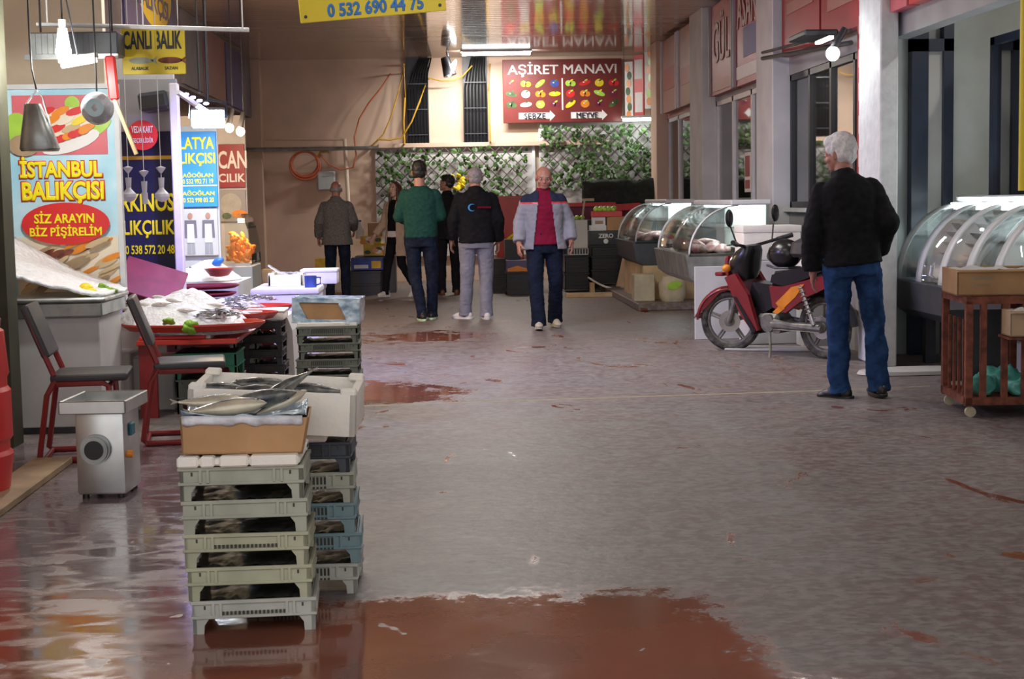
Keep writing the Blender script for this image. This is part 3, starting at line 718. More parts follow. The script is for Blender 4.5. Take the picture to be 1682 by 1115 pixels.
MB().tube([(.22, -.03, .1), (.27, -.05, .2), (.30, -.05, .19), (.38, -.04, .20), (.40, -.04, .18)], .02, 7).build('hose_end', 'cable_yellow', s)
x, z0, w_, h_ = rect(521, 281, 550, 312, 25.75)
s = thing('junction_box', 'grey white junction box on the back wall below the hose', 'box', (x, 25.8, z0))
MB().box(-w_/2, w_/2, 0, .2, 0, h_, .015).build('housing', 'grey_green', s); MB().box(-w_*.2, w_*.2, -.004, 0, h_*.7, h_*.76).build('label_strip', 'grey_panel', s)
a, b2 = at(400, 246, 25.7), at(622, 243, 25.7)
tag(MB().cyl(a, b2, .035, n=10).build('conduit', 'worn_steel'), 'long grey conduit running level along the peach back wall', 'pipe')
tag(MB().tube([at(436, 229, 25.85), at(565, 229, 25.85), at(565, 229, 25.85)], .02, 8).build('thin_conduit', 'peach_plaster'), 'thin pale conduit above the long grey conduit', 'pipe')
a, b2 = at(566, 228, 25.86), at(573, 345, 25.86)
tag(MB().cyl(a, b2, .035, n=10).build('drain_pipe', 'cream_tile'), 'cream upright pipe on the back wall behind the grey blazer person', 'pipe')
x, y, z = at(737, 108, 25.0)
s = thing('spot_lamp', 'black spotlight with white face hanging between the cable risers', 'lamp', (x, y, z))
MB().cyl((0, 0, .12), (-.02, 0, ZC-z), .022, n=8).build('stem', 'black_metal', s)
MB().cyl((-.06, -.02, .13), (.02, -.05, -.16), .07, .11, n=16).build('housing', 'black_metal', s)
q = MB().ell((.055, -.10, -.05), (.045, .03, .15), (0, .45, 0)).build('lens', 'bulb_white', s)
lamp('spot_light', 'SPOT', (.12, -.35, -.12), 90, (1, .95, .88), (.7, .0, -.2), .1, parent=s, spot=2.6)
def trellis(r, Y, label, dens, dark):
    x, z0, w_, h_ = rect(*r, Y)
    s = thing('ivy_trellis', label, 'trellis', (x, Y, z0), 0, 'ivy trellises on the back wall')
    b = MB(); step = .19
    k = -h_
    while k < w_:
        for sg in (1, -1):
            u0, u1 = (k, k+h_); c0, c1 = max(u0, 0), min(u1, w_)
            if c1-c0 > .05:
                za, zb = c0-u0, c1-u0
                if sg < 0: za, zb = h_-za, h_-zb
                b.cyl((c0-w_/2, .02*sg, za), (c1-w_/2, .02*sg, zb), .009, n=5)
        k += step
    b.build('lattice', 'lattice_brown', s)
    b = MB(); random.seed(int(w_*100))
    for k in range(int(dens*w_*h_)):
        u, v = random.uniform(-.5, .5)*w_, random.uniform(0, 1)*h_
        if noise.noise(Vector((u*1.3+x*3, v*1.6, 1))) < -.22 and random.random() < .75: continue
        if random.random() < max(0, (u/w_-.32))*2.6 and dark == 0: continue
        c = Vector((u, random.uniform(-.07, -.01), v)); a = random.uniform(0, 2*PI); L = random.uniform(.045, .07)
        q = Euler((random.uniform(-.7, .5), a, random.uniform(-.6, .6))).to_matrix()
        V = [b.b.verts.new(c+q @ Vector(p)*L) for p in ((0, 0, -.7), (.55, .12, -.25), (.45, 0, .35), (0, -.1, .8), (-.45, 0, .35), (-.55, .12, -.25))]
        b.b.faces.new(V[:4]); b.b.faces.new((V[0], V[3], V[4], V[5]))
    b.build('foliage', 'ivy', s, smooth=False)
trellis((618, 243, 866, 352), 25.8, 'ivy trellis on the white board behind the walking people', 150, 0)
trellis((888, 206, 1076, 312), 25.86, 'dense ivy trellis under the greengrocer sign', 250, 1)
b = MB(); x, y, z = at(752, 298, 25.74)
for k in range(14): b.ell((x+random.uniform(-.1, .1), y+random.uniform(-.03, .03), z+random.uniform(-.12, .12)), (.05, .02, .04), (random.random(), random.random(), 0), 6, 4)
tag(b.build('yellow_flowers', 'lemon'), 'cluster of yellow flowers pinned in the ivy beside the black jacket person', 'flowers')

# ------------------------------------------------------------------ crates and boxes
def make_crate(label, m, w_=.36, d=.30, h=.106, loc=(0, 0, 0), rz=0., group='stacked plastic fish crates', slots=2, fill=True):
    t = thing('fish_crate', label, 'crate', loc, rz, group)
    b = MB(); z0, z1, k = h*.42, h, .012; X, Y = w_/2, d/2
    for q in ((-X, X, -Y, -Y+k), (-X, X, Y-k, Y), (-X, -X+k, -Y, Y), (X-k, X, -Y, Y)): b.box(*q, z0+.008, z1-.003)
    for q in ((-X-.006, X+.006, -Y-.006, -Y+.006), (-X-.006, X+.006, Y-.006, Y+.006), (-X-.006, -X+.006, -Y, Y), (X-.006, X+.006, -Y, Y)): b.box(*q, z1-.012, z1, .002); b.box(*q, z0+.004, z0+.014, .002)
    for u in (-.33, -.27, .27, .33): b.box(u*w_-.004, u*w_+.004, -Y-.006, -Y, z0+.01, z1-.01); b.box(-X-.006, -X, u*d-.004, u*d+.004, z0+.01, z1-.01); b.box(X, X+.006, u*d-.004, u*d+.004, z0+.01, z1-.01)
    n = 16
    for i in range(n):
        u = -.25+.5*i/(n-1)
        b.m = 1  # dark boxes colour in the shade of the open rim slots
        if slots == 1: b.box(u*w_-.0035, u*w_+.0035, -Y-.0065, -Y, z0+.016, z0+.026)
        if slots == 2: b.box(u*w_-.004, u*w_+.004, -Y-.001, -Y, z0+.020, z1-.016); b.box(u*w_-.004, u*w_+.004, -Y-.0065, -Y, z0+.006, z0+.013)
        b.m = 0
        b.box(X, X+.005, u*d-.003, u*d+.003, z0+.01, z1-.012)
    for u in (-.40, .40): b.m = 1; b.box(u*w_-.003, u*w_+.003, -Y-.001, -Y, z1-.028, z1-.016)
    b.build('rim', [m, 'crate_base_slot_shade'], t, smooth=False)
    if fill:
        fl_ = MB().grid(18, 12, lambda p, q: (-X+.014+(w_-.028)*p, -Y+.014+(d-.028)*q, h+.004+.012*noise.noise(Vector((p*14, q*9, w_*50)))+.006*noise.noise(Vector((p*40, q*22, 3)))-.004)).build('fish_layer', 'fish_layer', t, ang=3); fl_['kind'] = 'stuff'
    MB().box(-X+k, X-k, -Y+k, Y-k, z0, z0+.01).build('tray_floor', 'crate_base_slot_shade', t, smooth=False)
    for sx in (-1, 1):
        for sy in (-1, 1):
            g = MB(); g.prism([(sx*X, 0), (sx*(X-.034), 0), (sx*(X-.036), z0*.62), (sx*(X-.056), z0+.01), (sx*X, z0+.01)], sy*Y, sy*(Y-.012))
            g.box(sx*(X-.012), sx*X, sy*(Y-.05), sy*Y, 0, z0+.01)
            g.build('corner_post', m, t, smooth=False)
    return t
ORD = ['lowest', 'second from the bottom', 'middle', 'second from the top', 'topmost']
x0, y0, _ = fl(318, 1041); x1, y1, _ = fl(503, 1033)
CX, CY = (x0+x1)/2, y0
ang = math.atan2(y1-y0, x1-x0)
fr = ['crate_pale', 'crate_olive', 'crate_olive', 'crate_grey', 'crate_grey']
W1 = (x1-x0)+.03
HP = .1065
cur = None
c0 = {}
for i in range(5):
    lab = 'grey green plastic fish crate, %s of the nearest stack' % ORD[i]
    rz = .02+[.03, .01, -.01, .015, -.01][i]; loc = (CX+[.008, 0, -.004, -.008, -.012][i], CY+.15, i*HP)
    ky = (fr[i], int(i in (0, 2)))
    if ky not in c0: c0[ky] = make_crate(lab, fr[i], W1, .30, HP, loc, rz, slots=ky[1])
    else: dup(c0[ky], loc, rz, lab)
xr, yr, _ = fl(580, 974)
BX, BY = xr-.175, yr+.15
bk = ['crate_pale', 'crate_blue', 'crate_blue', 'crate_grey', 'crate_navy']
for i in range(5):
    lab = '%s fish crate, %s of the stack right behind the nearest one' % (['grey', 'blue', 'blue grey', 'grey', 'dark navy'][i], ORD[i])
    loc = (BX+[0, .008, -.006, -.01, -.014][i], BY, i*HP); rz = [-.02, .03, 0, .02, -.02][i]
    if bk[i] not in c0: c0[bk[i]] = make_crate(lab, bk[i], W1, .30, HP, loc, rz)
    else: dup(c0[bk[i]], loc, rz, lab)
TZ = 5*HP
# third stack further back
c_moss = make_crate('grey green fish crate, lowest of the stack under the film-wrapped box', 'crate_moss', .40, .38, HP, (0, 0, 0))
x, y, _ = fl(541, 668)
for i in range(5):
    loc = (x+[0, .01, -.005, .004, 0][i], y+.19, i*HP)
    if i == 0: c_moss.location = loc
    else: dup(c_moss, loc, [.02, -.02, .03, 0][i-1], 'grey green fish crate, %s of the film-wrapped box stack' % ORD[i])
S3 = (x, y+.19, TZ)
# crates standing under the fish counter
x, z0, w_, h_ = rect(287, 566, 388, 610, 9.9)
g1 = make_crate('bright green plastic crate under the red counter', 'crate_green', w_, .4, .17, (x, 10.1, z0-.05))
x, z0, w_, h_ = rect(287, 538, 386, 572, 9.9)
g2 = make_crate('dark grey plastic crate on the bright green crate under the counter', 'crate_moss', w_, .4, .47-z0, (x, 10.1, z0))
q = (x, z0, w_)
for k in range(1):
    g3 = make_crate(['dark plastic crate on the floor below the bright green crate', 'dark plastic crate directly below the bright green crate'][k], 'crate_moss', w_, .4, g1.location.z-.002, (x, 10.1, 0))
for i in range(5):
    x, z0, w_, h_ = rect(402, 540, 460, 552, 10.9)
    lab = 'black plastic crate, %s of the stack at the fish counter end' % ORD[i]
    if i == 0: g4 = make_crate(lab, 'black_plastic', .27, .36, .104, (x, 11.1, 0))
    else: dup(g4, (x+random.uniform(-.01, .01), 11.1, i*.104), 0, lab)
x, z0, w_, h_ = rect(388, 535, 406, 552, 10.6)
g5 = None
for i in range(4):
    lab = 'narrow grey green crate, %s of the pile beside the green crate' % ORD[i]
    if g5 is None: g5 = make_crate(lab, 'crate_grey', .20, .30, .125, (x-.05, 11.15, 0))
    else: dup(g5, (x-.05, 11.15, i*.125), 0, lab)
def foam_box(name, label, w_, d, h, loc, rz=0., rot=None, m='styrofoam', group=None, lid=False, open_=True, notch=True):
    t = thing(name, label, 'box', loc, rz, group, rot)
    b = MB(); k = .028
    if open_:
        for q in ((-w_/2, w_/2, -d/2, -d/2+k), (-w_/2, w_/2, d/2-k, d/2), (-w_/2, -w_/2+k, -d/2, d/2), (w_/2-k, w_/2, -d/2, d/2)): b.box(*q, 0, h, .007, seg=2)
        b.box(-w_/2+.01, w_/2-.01, -d/2+.01, d/2-.01, 0, k)
        b.build('body', m, t)
        if notch:
            for sx in (-1, 1):
                for sy in (-1, 1): MB().box(sx*w_/2-sx*.055, sx*w_/2-sx*.002, sy*d/2-sy*.05, sy*d/2-sy*.002, h-.006, h+.016, .005).build('corner_lug', m, t)
    else:
        b.box(-w_/2, w_/2, -d/2, d/2, 0, h*.8, .01, seg=2).build('body', m, t)
        MB().box(-w_/2-.006, w_/2+.006, -d/2-.006, d/2+.006, h*.8, h, .01, seg=2).build('lid', m, t)
    return t
# foam lid, cardboard tray with fish on the nearest stack
t = thing('polystyrene_sheet', 'notched white polystyrene sheet on top of the nearest crate stack', 'lid', (CX-.015, CY+.15, TZ), .0)
b = MB().box(-.19, .19, -.16, .16, .004, .028, .006); b.build('slab', 'styrofoam', t)
for k, (a, c) in enumerate(((-.192, -.125), (-.12, -.075), (-.06, .03), (.035, .185))): MB().box(a, c, -.17, -.12, 0, .035, .006).build('rim_block', 'styrofoam', t)
MB().box(-.192, .19, .1, .17, 0, .035, .006).build('rim_block', 'styrofoam', t)
def tray_box(name, label, w_, d, h, loc, rot, m, flare=.02):
    t = thing(name, label, 'box', loc, 0, None, rot); k = .006
    b = MB(); f = flare
    for sy in (-1, 1):
        b.prism([(-w_/2, 0), (w_/2, 0), (w_/2+f, h), (-w_/2-f*.3, h)], sy*d/2, sy*(d/2-k))
    for sx in (-1, 1):
        x0 = sx*w_/2; x1 = sx*(w_/2)+ (f if sx > 0 else -f*.3)
        V = [b.b.verts.new(p) for p in ((x0, -d/2, 0), (x0, d/2, 0), (x1, d/2, h), (x1, -d/2, h), (x0-sx*k, -d/2, 0), (x0-sx*k, d/2, 0), (x1-sx*k, d/2, h), (x1-sx*k, -d/2, h))]
        for q in ((0, 1, 2, 3), (4, 5, 6, 7), (0, 1, 5, 4), (2, 3, 7, 6), (1, 2, 6, 5), (0, 3, 7, 4)): b.b.faces.new([V[i] for i in q])
    b.box(-w_/2, w_/2, -d/2, d/2, 0, k)
    b.build('body', m, t, smooth=False); return t
BXZ = TZ+.036
tb = tray_box('cardboard_fish_box', 'open cardboard box of large fish on the nearest crate stack', .375, .26, .115, (CX-.012, CY+.145, BXZ), (0, .025, .05), 'cardboard')
b = MB()
b.grid(20, 10, lambda u, v: (-.19+.385*u, -.135+.27*v, .085+.035*(2*abs(v-.5))**2+.02*(2*abs(u-.5))**3+.016*noise.noise(Vector((u*7, v*5, 2)))))
sh = b.build('film', 'film_blue', tb); sh.modifiers.new('s', 'SOLIDIFY').thickness = .002
b = MB()
b.grid(24, 3, lambda u, v: (-.188+.375*u, -.133-.004*math.sin(v*PI), .122-.03*v*(1+.5*noise.noise(Vector((u*9, 0, 3))))))
fd = b.build('film_edge', 'film_clear', tb); fd.modifiers.new('s', 'SOLIDIFY').thickness = .002
def make_fish(label, L, loc, rot, mtop='fish_dark', mbel='fish_belly', group=None, name='fish', fat=.125):
    t = thing(name, label, 'fish', loc, 0, group, rot)
    prof = [(-.5, .006, .010), (-.45, .035, .045), (-.35, .075, .10), (-.15, .10, fat), (.05, .09, fat*.95), (.25, .045, .07), (.38, .016, .026), (.42, .012, .022)]
    def half(lo, hi):
        b = MB(); R = []
        for px, rw, rh in prof: R.append([b.b.verts.new((px*L, math.sin(a)*rw*L, math.cos(a)*rh*L)) for a in np.linspace(lo, hi, 9)])
        for A, B in zip(R, R[1:]):
            for j in range(8): b.b.faces.new((A[j], A[j+1], B[j+1], B[j]))
        return b
    half(-1.75, 1.75).build('back', mtop, t, ang=2); half(1.75, 2*PI-1.75).build('belly', mbel, t, ang=2)
    MB().prism([(.41*L, 0), (.52*L, .10*L), (.48*L, 0), (.52*L, -.10*L)], -.004*L, .004*L).build('tail_fin', mtop, t, smooth=False)
    MB().prism([(-.12*L, .10*L), (.0, .19*L), (.06*L, .10*L)], -.004*L, .004*L).build('dorsal_fin', mtop, t, smooth=False)
    b = MB()
    for s in (-1, 1): b.ell((-.40*L, s*.048*L, .02*L), .016*L, u=8, v=6)
    b.build('eye', 'black_plastic', t)
    return t
for k, (dx, dy, dz, L, rot) in enumerate([(-.055, -.05, .150, .27, (1.2, .10, -.05)), (.02, .0, .162, .30, (-1.3, .16, .12)), (.11, .03, .150, .20, (1.1, .35, .45)), (-.10, .05, .155, .28, (1.3, -.05, .2))]):
    f = make_fish(['big dark fish lying frontmost in the cardboard box', 'big pale-bellied fish across the middle of the cardboard box', 'fish with its head at the right end of the cardboard box', 'big fish lying at the back of the cardboard box'][k], L, (CX-.012+dx, CY+.145+dy, BXZ+dz-.012), (rot[0], rot[1], rot[2]+PI))
# large foam box of fish on the second stack
fx0, fz0, fw_, fh_ = rect(300, 632, 577, 702, 5.05)
lid2 = thing('polystyrene_sheet', 'thin white polystyrene sheet under the large open foam box', 'lid', (BX-.03, BY-.02, TZ), 0)
MB().box(-.2, .13, -.15, .15, .002, .03, .006).build('slab', 'styrofoam', lid2)
FB = foam_box('foam_fish_box', 'large open white polystyrene box of fish behind the cardboard box', .565, .36, .145, (fx0+.01, 5.28, TZ+.055), rot=(.05, .06, -.03))
MB().box(-.25, .25, -.15, .15, .028, .112, .02).build('ice', 'ice', FB)
for k in range(5):
    make_fish(['dark fish along the back edge of the foam box', 'dark fish at the left of the foam box', 'dark fish in the middle of the foam box', 'fish with a raised tail in the foam box', 'dark fish at the right of the foam box'][k], [.30, .24, .28, .24, .26][k], (fx0+[-.02, -.16, -.02, .05, .14][k], 5.28+[.08, .02, -.02, -.06, .04][k], TZ+[.180, .178, .170, .195, .165][k]), (1.3, [.05, .1, 0, -.5, .06][k], [.05, .3, -.1, .2, -.1][k]))
# film wrapped box on the third stack
x, y, z = S3
s = thing('wrapped_box', 'cardboard box wrapped in blue and clear film on the far crate stack', 'box', (x, y, z+.03), 0, rot=(0, .035, -.06))
MB().box(-.215, .215, -.16, .16, 0, .15, .008).build('carton', 'cardboard', s)
b = MB(); b.m = 0
b.grid(90, 36, lambda u, v: (-.225+.45*u, -.17-.008*noise.noise(Vector((u*8, v*5, 4))), -.01+.17*v))
b.b.faces.ensure_lookup_table()
rm = [f for f in b.b.faces if (lambda c: abs(c.x+.02-(c.z-.07)*-.5) < .13 and .02 < c.z < .125)(f.calc_center_median())]
bmesh.ops.delete(b.b, geom=rm, context='FACES')
b.grid(24, 6, lambda u, v: (-.225+.45*u, -.17+.34*v, .158+.01*noise.noise(Vector((u*8, v*5, 9)))))
b.m = 1; b.grid(8, 8, lambda u, v: (.222+.008*noise.noise(Vector((u*6, v*5, 4))), -.17+.34*u, -.01+.17*v))
f = b.build('film', ['film_blue', 'film_clear'], s); f.modifiers.new('s', 'SOLIDIFY').thickness = .003
t = thing('polystyrene_sheet', 'white polystyrene sheet under the film-wrapped box', 'lid', (x, y, z), 0)
MB().box(-.2, .2, -.18, .18, 0, .03, .006).build('slab', 'styrofoam', t)

# ------------------------------------------------------------------ meat grinder
a, b2, c2 = fl(128, 820), fl(207, 815), fl(238, 799)
rzg = -.06; gw = .225
G = thing('meat_grinder', 'stainless steel meat grinder standing on the wet floor', 'machine', (a[0], a[1], 0), rzg)
gd, gh = .29, .405
MB().box(0, gw, 0, gd, .02, gh, .012, seg=2).build('housing', 'steel', G)
for sx in (.03, gw-.03):
    for sy in (.03, gd-.03): MB().cyl((sx, sy, 0), (sx, sy, .022), .016, n=10).build('foot', 'black_plastic', G)
b = MB(); rr = .062
prof = [(rr*.6, -.045), (rr, -.045), (rr, -.03), (rr*1.12, -.03), (rr*1.12, -.005), (rr*.98, -.005), (rr*.98, .0)]
b.lathe([(r, -z) for r, z in prof][::-1], 28, xf((gw*.43, 0, .235), (PI/2, 0, 0)))
b.build('outlet_ring', 'worn_steel', G)
MB().cyl((gw*.43, -.048, .235), (gw*.43, -.0455, .235), rr*.72, n=24).build('outlet_hole', 'black_plastic', G)
b = MB(); tx0, tx1, ty0, ty1, tz = -.055, gw+.03, -.06, gd+.06, gh
b.box(tx0+.02, tx1-.02, ty0+.02, ty1-.02, tz, tz+.008)
for q in ((tx0, tx1, ty0, ty0+.012), (tx0, tx1, ty1-.012, ty1), (tx0, tx0+.012, ty0, ty1), (tx1-.012, tx1, ty0, ty1)): b.box(*q, tz, tz+.06, .004)
b.build('feed_tray', 'steel', G)
MB().cyl((gw*.4, gd*.5, tz-.001), (gw*.4, gd*.5, tz+.03), .05, n=20).build('feed_throat', 'worn_steel', G)
MB().box(gw-.001, gw+.014, .09, .16, .28, .34, .006).build('switch_plate', 'teal_paint', G)
MB().cyl((gw, .06, .20), (gw+.025, .06, .20), .018, n=12).build('knob', 'moto_orange', G)

# ------------------------------------------------------------------ chairs
def chair(label, loc, rz, sc=1.):
    t = thing('chair', label, 'chair', loc, rz, 'black and red canteen chairs'); t.scale = (sc,)*3
    for s in (-1, 1):
        y = s*.19
        MB().tube([(-.20, y, .80), (-.17, y, .70), (-.08, y, .47), (-.075, y, .44), (-.12, y, .36), (-.17, y, .03), (-.15, y, .015), (.20, y, .015), (.22, y, .03), (.20, y, .40), (.17, y, .42), (-.07, y, .42)], .016, 8).build('side_frame', 'red_paint', t)
    b = MB()
    for p in ((-.15, .015), (.20, .40), (-.08, .42)): b.cyl((p[0], -.19, p[1]), (p[0], .19, p[1]), .013, n=8)
    b.build('crossbar', 'red_paint', t)


    MB().box(-.10, .30, -.205, .205, .428, .47, .018, seg=3).build('seat', 'pad_black', t)
    b = MB(); b.box(-.022, .022, -.205, .205, -.15, .15, .018, seg=3, mx=xf((-.165, 0, .70), (0, -.36, 0)))
    b.build('backrest', 'pad_black', t)
    return t
x, y, _ = fl(70, 762); ch = chair('black padded red framed chair at the left edge beside the cabinet', (x+.13, y+.22, 0), .12, 1.0)
x, y, _ = fl(228, 735); chair('black padded red framed chair behind the meat grinder', (x+.16, y+.25, 0), .15, 1.0)

# left edge: red barrel, plank, cabinet with steel top
xe = at(18, 700, 7.2)[0]
s = thing('red_barrel', 'red plastic barrel cut off by the left edge of the photo', 'barrel', (xe-.25, 7.2, 0))
MB().lathe([(.2, 0), (.225, .02), (.25, .2), (.235, .22), (.235, .26), (.25, .28), (.25, .5), (.235, .52), (.235, .56), (.245, .58), (.23, .78), (.2, .8)], 28).build('body', 'scarlet', s)
MB().lathe([(.01, .8), (.215, .8), (.22, .835), (.2, .85), (.01, .85)], 28).build('lid', 'red_paint', s)
a, b2 = fl(0, 850), fl(112, 766)
tag(MB().box(-.95, .75, -.10, .10, 0, .035, .004, mx=xf(((a[0]+b2[0])/2-.10, (a[1]+b2[1])/2, 0), (0, 0, math.atan2(b2[1]-a[1], b2[0]-a[0])))).build('wooden_plank', 'wood'), 'long pale wooden plank lying on the floor at the left edge', 'plank')
x, z0, w_, h_ = rect(25, 518, 166, 700, 9.15)
s = thing('counter_cabinet', 'white counter cabinet with a steel worktop under the ice bed', 'cabinet', (x, 9.15, 0))
MB().box(-w_/2, w_/2, 0, .62, .04, .70, .006).build('body', 'white_plaster', s, smooth=False)
MB().box(-w_/2+.02, w_/2-.02, .02, .58, 0, .04).build('plinth', 'dark_panel', s, smooth=False)
MB().box(-w_/2-.03, w_/2+.03, -.04, .65, .70, .79, .01).build('front_rail', 'worn_steel', s)
MB().box(-w_/2-.04, w_/2+.05, -.05, .67, .79, .815, .008).build('worktop', 'worn_steel', s)
CABX, CABW = x, w_
tag(MB().box(*[at(p, 600, 9.5)[0] for p in (161, 186)], 9.5, 9.56, 0, .66, .006).build('teal_panel', 'teal_paint'), 'upright teal board beside the white counter cabinet', 'board')

# ------------------------------------------------------------------ fish counter on the left
CT = .50
s = thing('fish_counter', 'long low red counter table under the fish trays', 'counter', (0, 0, 0))
tx0, tx1 = at(196, 540, 9.6)[0], at(428, 530, 9.6)[0]
MB().box(-1.93, -1.30, 9.72, 12.1, CT-.03, CT, .004).build('table_top', 'red_plastic', s, smooth=False)
b = MB(); b.box(-1.93, -1.30, 9.69, 9.72, CT-.03, CT+.003, .004).build('front_rail', 'red_plastic', s, smooth=False)
for x, y in ((-1.87, 9.75), (-1.37, 12.0), (-1.87, 12.0)): MB().box(x-.055, x+.055, y-.02, y+.02, 0, CT-.03).build('leg', 'red_paint', s, smooth=False)
for i, (a, c, y, zt) in enumerate(((176, 214, 10.0, .34), (216, 285, 10.1, .30))):
    x, z0, w_, h_ = rect(a, 560, c, 640, y)
    tag(MB().box(x-w_/2, x+w_/2, y, y+.3, 0, zt+.06, .01).build('foam_crate', 'white_board'), ['narrow pale foam crate standing under the counter by the teal board', 'wide pale foam crate standing under the counter by the green crate'][i], 'box')
def ice_mound(name, label, cx, cy, z, rx, ry, h, rz=0., m='ice', seed=0, slope=(0, 0)):
    b = MB(); c, d = math.cos(rz), math.sin(rz)
    def fn(u, v):
        a, r = u*2*PI, v; p = max(0, 1-r**2.2)
        x, y = r*rx*math.cos(a), r*ry*math.sin(a)
        return (x*c-y*d, x*d+y*c, h*p*(1+.35*noise.noise(Vector((x*4+seed, y*4, 0))))+.012*noise.noise(Vector((x*25, y*25, seed)))*(p > 0)+slope[0]*x+slope[1]*y)
    b.grid(40, 12, fn); bmesh.ops.remove_doubles(b.b, verts=b.b.verts, dist=.0005)
    o = b.build(name, m, ang=3); o.location = (cx, cy, z)
    return tag(o, label, 'ice', None, 'stuff')
def oval_tray(label, cx, cy, z, rx, ry, rz, m='red_plastic', group='red oval fish trays', tilt=0., h=.045):
    t = thing('oval_tray', label, 'tray', (cx, cy, z), 0, group, (0, tilt, rz))
    b = MB(); n = 44
    prof = [(.86, 0), (.90, .004), (.985, h), (1.0, h), (1.0, h-.012), (.99, h-.014), (.91, -.0), (.86, -.004)]
    R = [[b.b.verts.new((rx*k*math.cos(2*PI*j/n), ry*k*math.sin(2*PI*j/n), z_+.004)) for j in range(n)] for k, z_ in prof]
    for A, B in zip(R, R[1:]):
        for j in range(n): b.b.faces.new((A[j], A[(j+1) % n], B[(j+1) % n], B[j]))
    b.b.faces.new(R[0]); b.b.faces.new(R[-1])
    b.build('body', m, t)
    return t
def small_fish(Ln=.10):
    b = MB(); prof = [(-.5, .01, .012), (-.38, .05, .07), (-.1, .07, .10), (.2, .045, .06), (.4, .012, .02), (.5, .006, .07)]
    R = [[b.b.verts.new((p*Ln, math.sin(a)*rw*Ln, math.cos(a)*rh*Ln)) for a in np.linspace(0, 2*PI, 7)[:-1]] for p, rw, rh in prof]
    for A, B in zip(R, R[1:]):
        for j in range(6): b.b.faces.new((A[j], A[(j+1) % 6], B[(j+1) % 6], B[j]))
    b.b.faces.new(R[0]); b.b.faces.new(R[-1])
    return b
SF = None
def fish_pile(cx, cy, z, rx, ry, n, label, group, h=.03, L=.085, m='fish_silver', seed=1):
    global SF
    random.seed(seed); first = None
    for k in range(n):
        r, a = math.sqrt(random.random()), random.uniform(0, 2*PI)
        p = (cx+rx*r*math.cos(a), cy+ry*r*math.sin(a), z+h*(1-r*r)+random.uniform(0, .012))
        rot = (random.uniform(1.0, 2.1), random.uniform(-.2, .2), random.uniform(0, 2*PI))
        if first is None:
            o = first = small_fish(L).build('small_fish', m); tag(o, label, 'fish', group)
        else:
            o = first.copy(); COL.objects.link(o)
        o.location = p; o.rotation_euler = rot
# three red trays whose tips overhang the aisle
trs = [((455, 514), 10.0, .60, .27, 'front'), ((437, 521), 10.65, .60, .27, 'mid'), ((480, 509), 11.25, .60, .27, 'back')]
tips = [(467, 545, 9.95), (437+18, 521, 10.75), (481, 508, 11.4)]
lb = ['red oval tray of ice and small silver fish, frontmost on the counter', 'red oval tray of ice in the middle of the counter end', 'red oval tray of ice and small fish at the far end of the counter']
zs = []
for i, (px, py, Y) in enumerate([(462, 546, 9.9), (457, 520, 10.75), (482, 507, 11.45)]):
    tx, ty, tz = at(px if i else 436, py if i else 536, Y); rx = [.46, .42, .44][i]
    tz = max(tz-.02, CT+.07)
    oval_tray(lb[i], tx-rx, ty, tz-.02, rx, .26, 0.02)
    zs.append((tx-rx, ty, tz-.02))
for i, (x, y, z) in enumerate(zs):
    MB_ = MB().box(x-.2, x+.12, y-.1, y+.12, CT, z).build('tray_stand', 'styrofoam')
    tag(MB_, 'pale foam block holding up the %s red oval tray' % ['frontmost', 'middle', 'farthest'][i], 'block')
    ice_mound('ice_heap', 'heap of crushed ice on the %s red oval tray' % ['frontmost', 'middle', 'farthest'][i], x-.06, y, z+.012, .34, .2, [.075, .06, .085][i], seed=i*5)
fish_pile(zs[0][0]+.16, zs[0][1]-.06, zs[0][2]+.075, .15, .10, 60, 'small silver fish heaped on the frontmost red oval tray', 'small fish on the front tray', .05, seed=2)
fish_pile(zs[1][0]+.08, zs[1][1]-.04, zs[1][2]+.065, .13, .10, 40, 'small silver fish on the middle red oval tray', 'small fish on the middle tray', .05, seed=3)
fish_pile(zs[2][0]+.12, zs[2][1]-.05, zs[2][2]+.085, .19, .10, 70, 'small grey fish on the farthest red oval tray', 'small fish on the far tray', .035, seed=4)
# big white ice slope with pale fish in front, bed sloping from the restaurant banner
x0, y0, z0 = at(168, 500, 9.75)
ice_mound('ice_bank', 'long bank of crushed ice sloping along the fish counter', -1.70, 10.14, CT+.055, .47, .42, .21, .02, seed=11, slope=(-.06, .05))
MB().box(-1.92, -1.5, 9.73, 9.76, CT, CT+.025, .006).build('front_lip', 'scarlet', s, smooth=False)
random.seed(5)
F2 = None
for k in range(14):
    u = random.uniform(-.36, .36); v = random.uniform(-.26, .12)
    p = (-1.70+u, 10.12+v, CT+.055+.19*max(.12, 1-(u/.44)**2-(v/.40)**2)-.06*u+.022)
    if F2 is None: F2 = make_fish('pale fish laid on the long bank of crushed ice', .15, p, (1.4, .1, .3), 'fish_pale', 'sign_white', 'pale fish on the ice bank')
    else: dup(F2, p, rot=(1.4+random.uniform(-.3, .3), random.uniform(-.1, .25), random.uniform(-.5, .6)))
b = MB()
b.grid(26, 14, lambda u, v: (at(20, 480, 9.75)[0]+.70*u, 9.2+.63*v, .835+.34*(1-u)**1.25*(.5+.5*v)+.03*noise.noise(Vector((u*3, v*3, 1)))+.012*noise.noise(Vector((u*18, v*18, 1)))-.02))
o = b.build('ice_bed', 'ice', ang=3); o.modifiers.new('s', 'SOLIDIFY').thickness = .02
tag(o, 'sloping bed of white ice on the steel counter before the restaurant banner', 'ice', None, 'stuff')
random.seed(6)
for k, (px, py, m) in enumerate([(142, 474, 'lemon'), (150, 481, 'lemon'), (138, 482, 'lemon')]):
    tag(MB().ell(at(px, py, 9.35), (.045, .035, .035), (0, .3, k)).build('lemon', m), 'lemon at the %s of the cluster beside the ice bed' % ['top', 'right', 'left'][k], 'lemon')
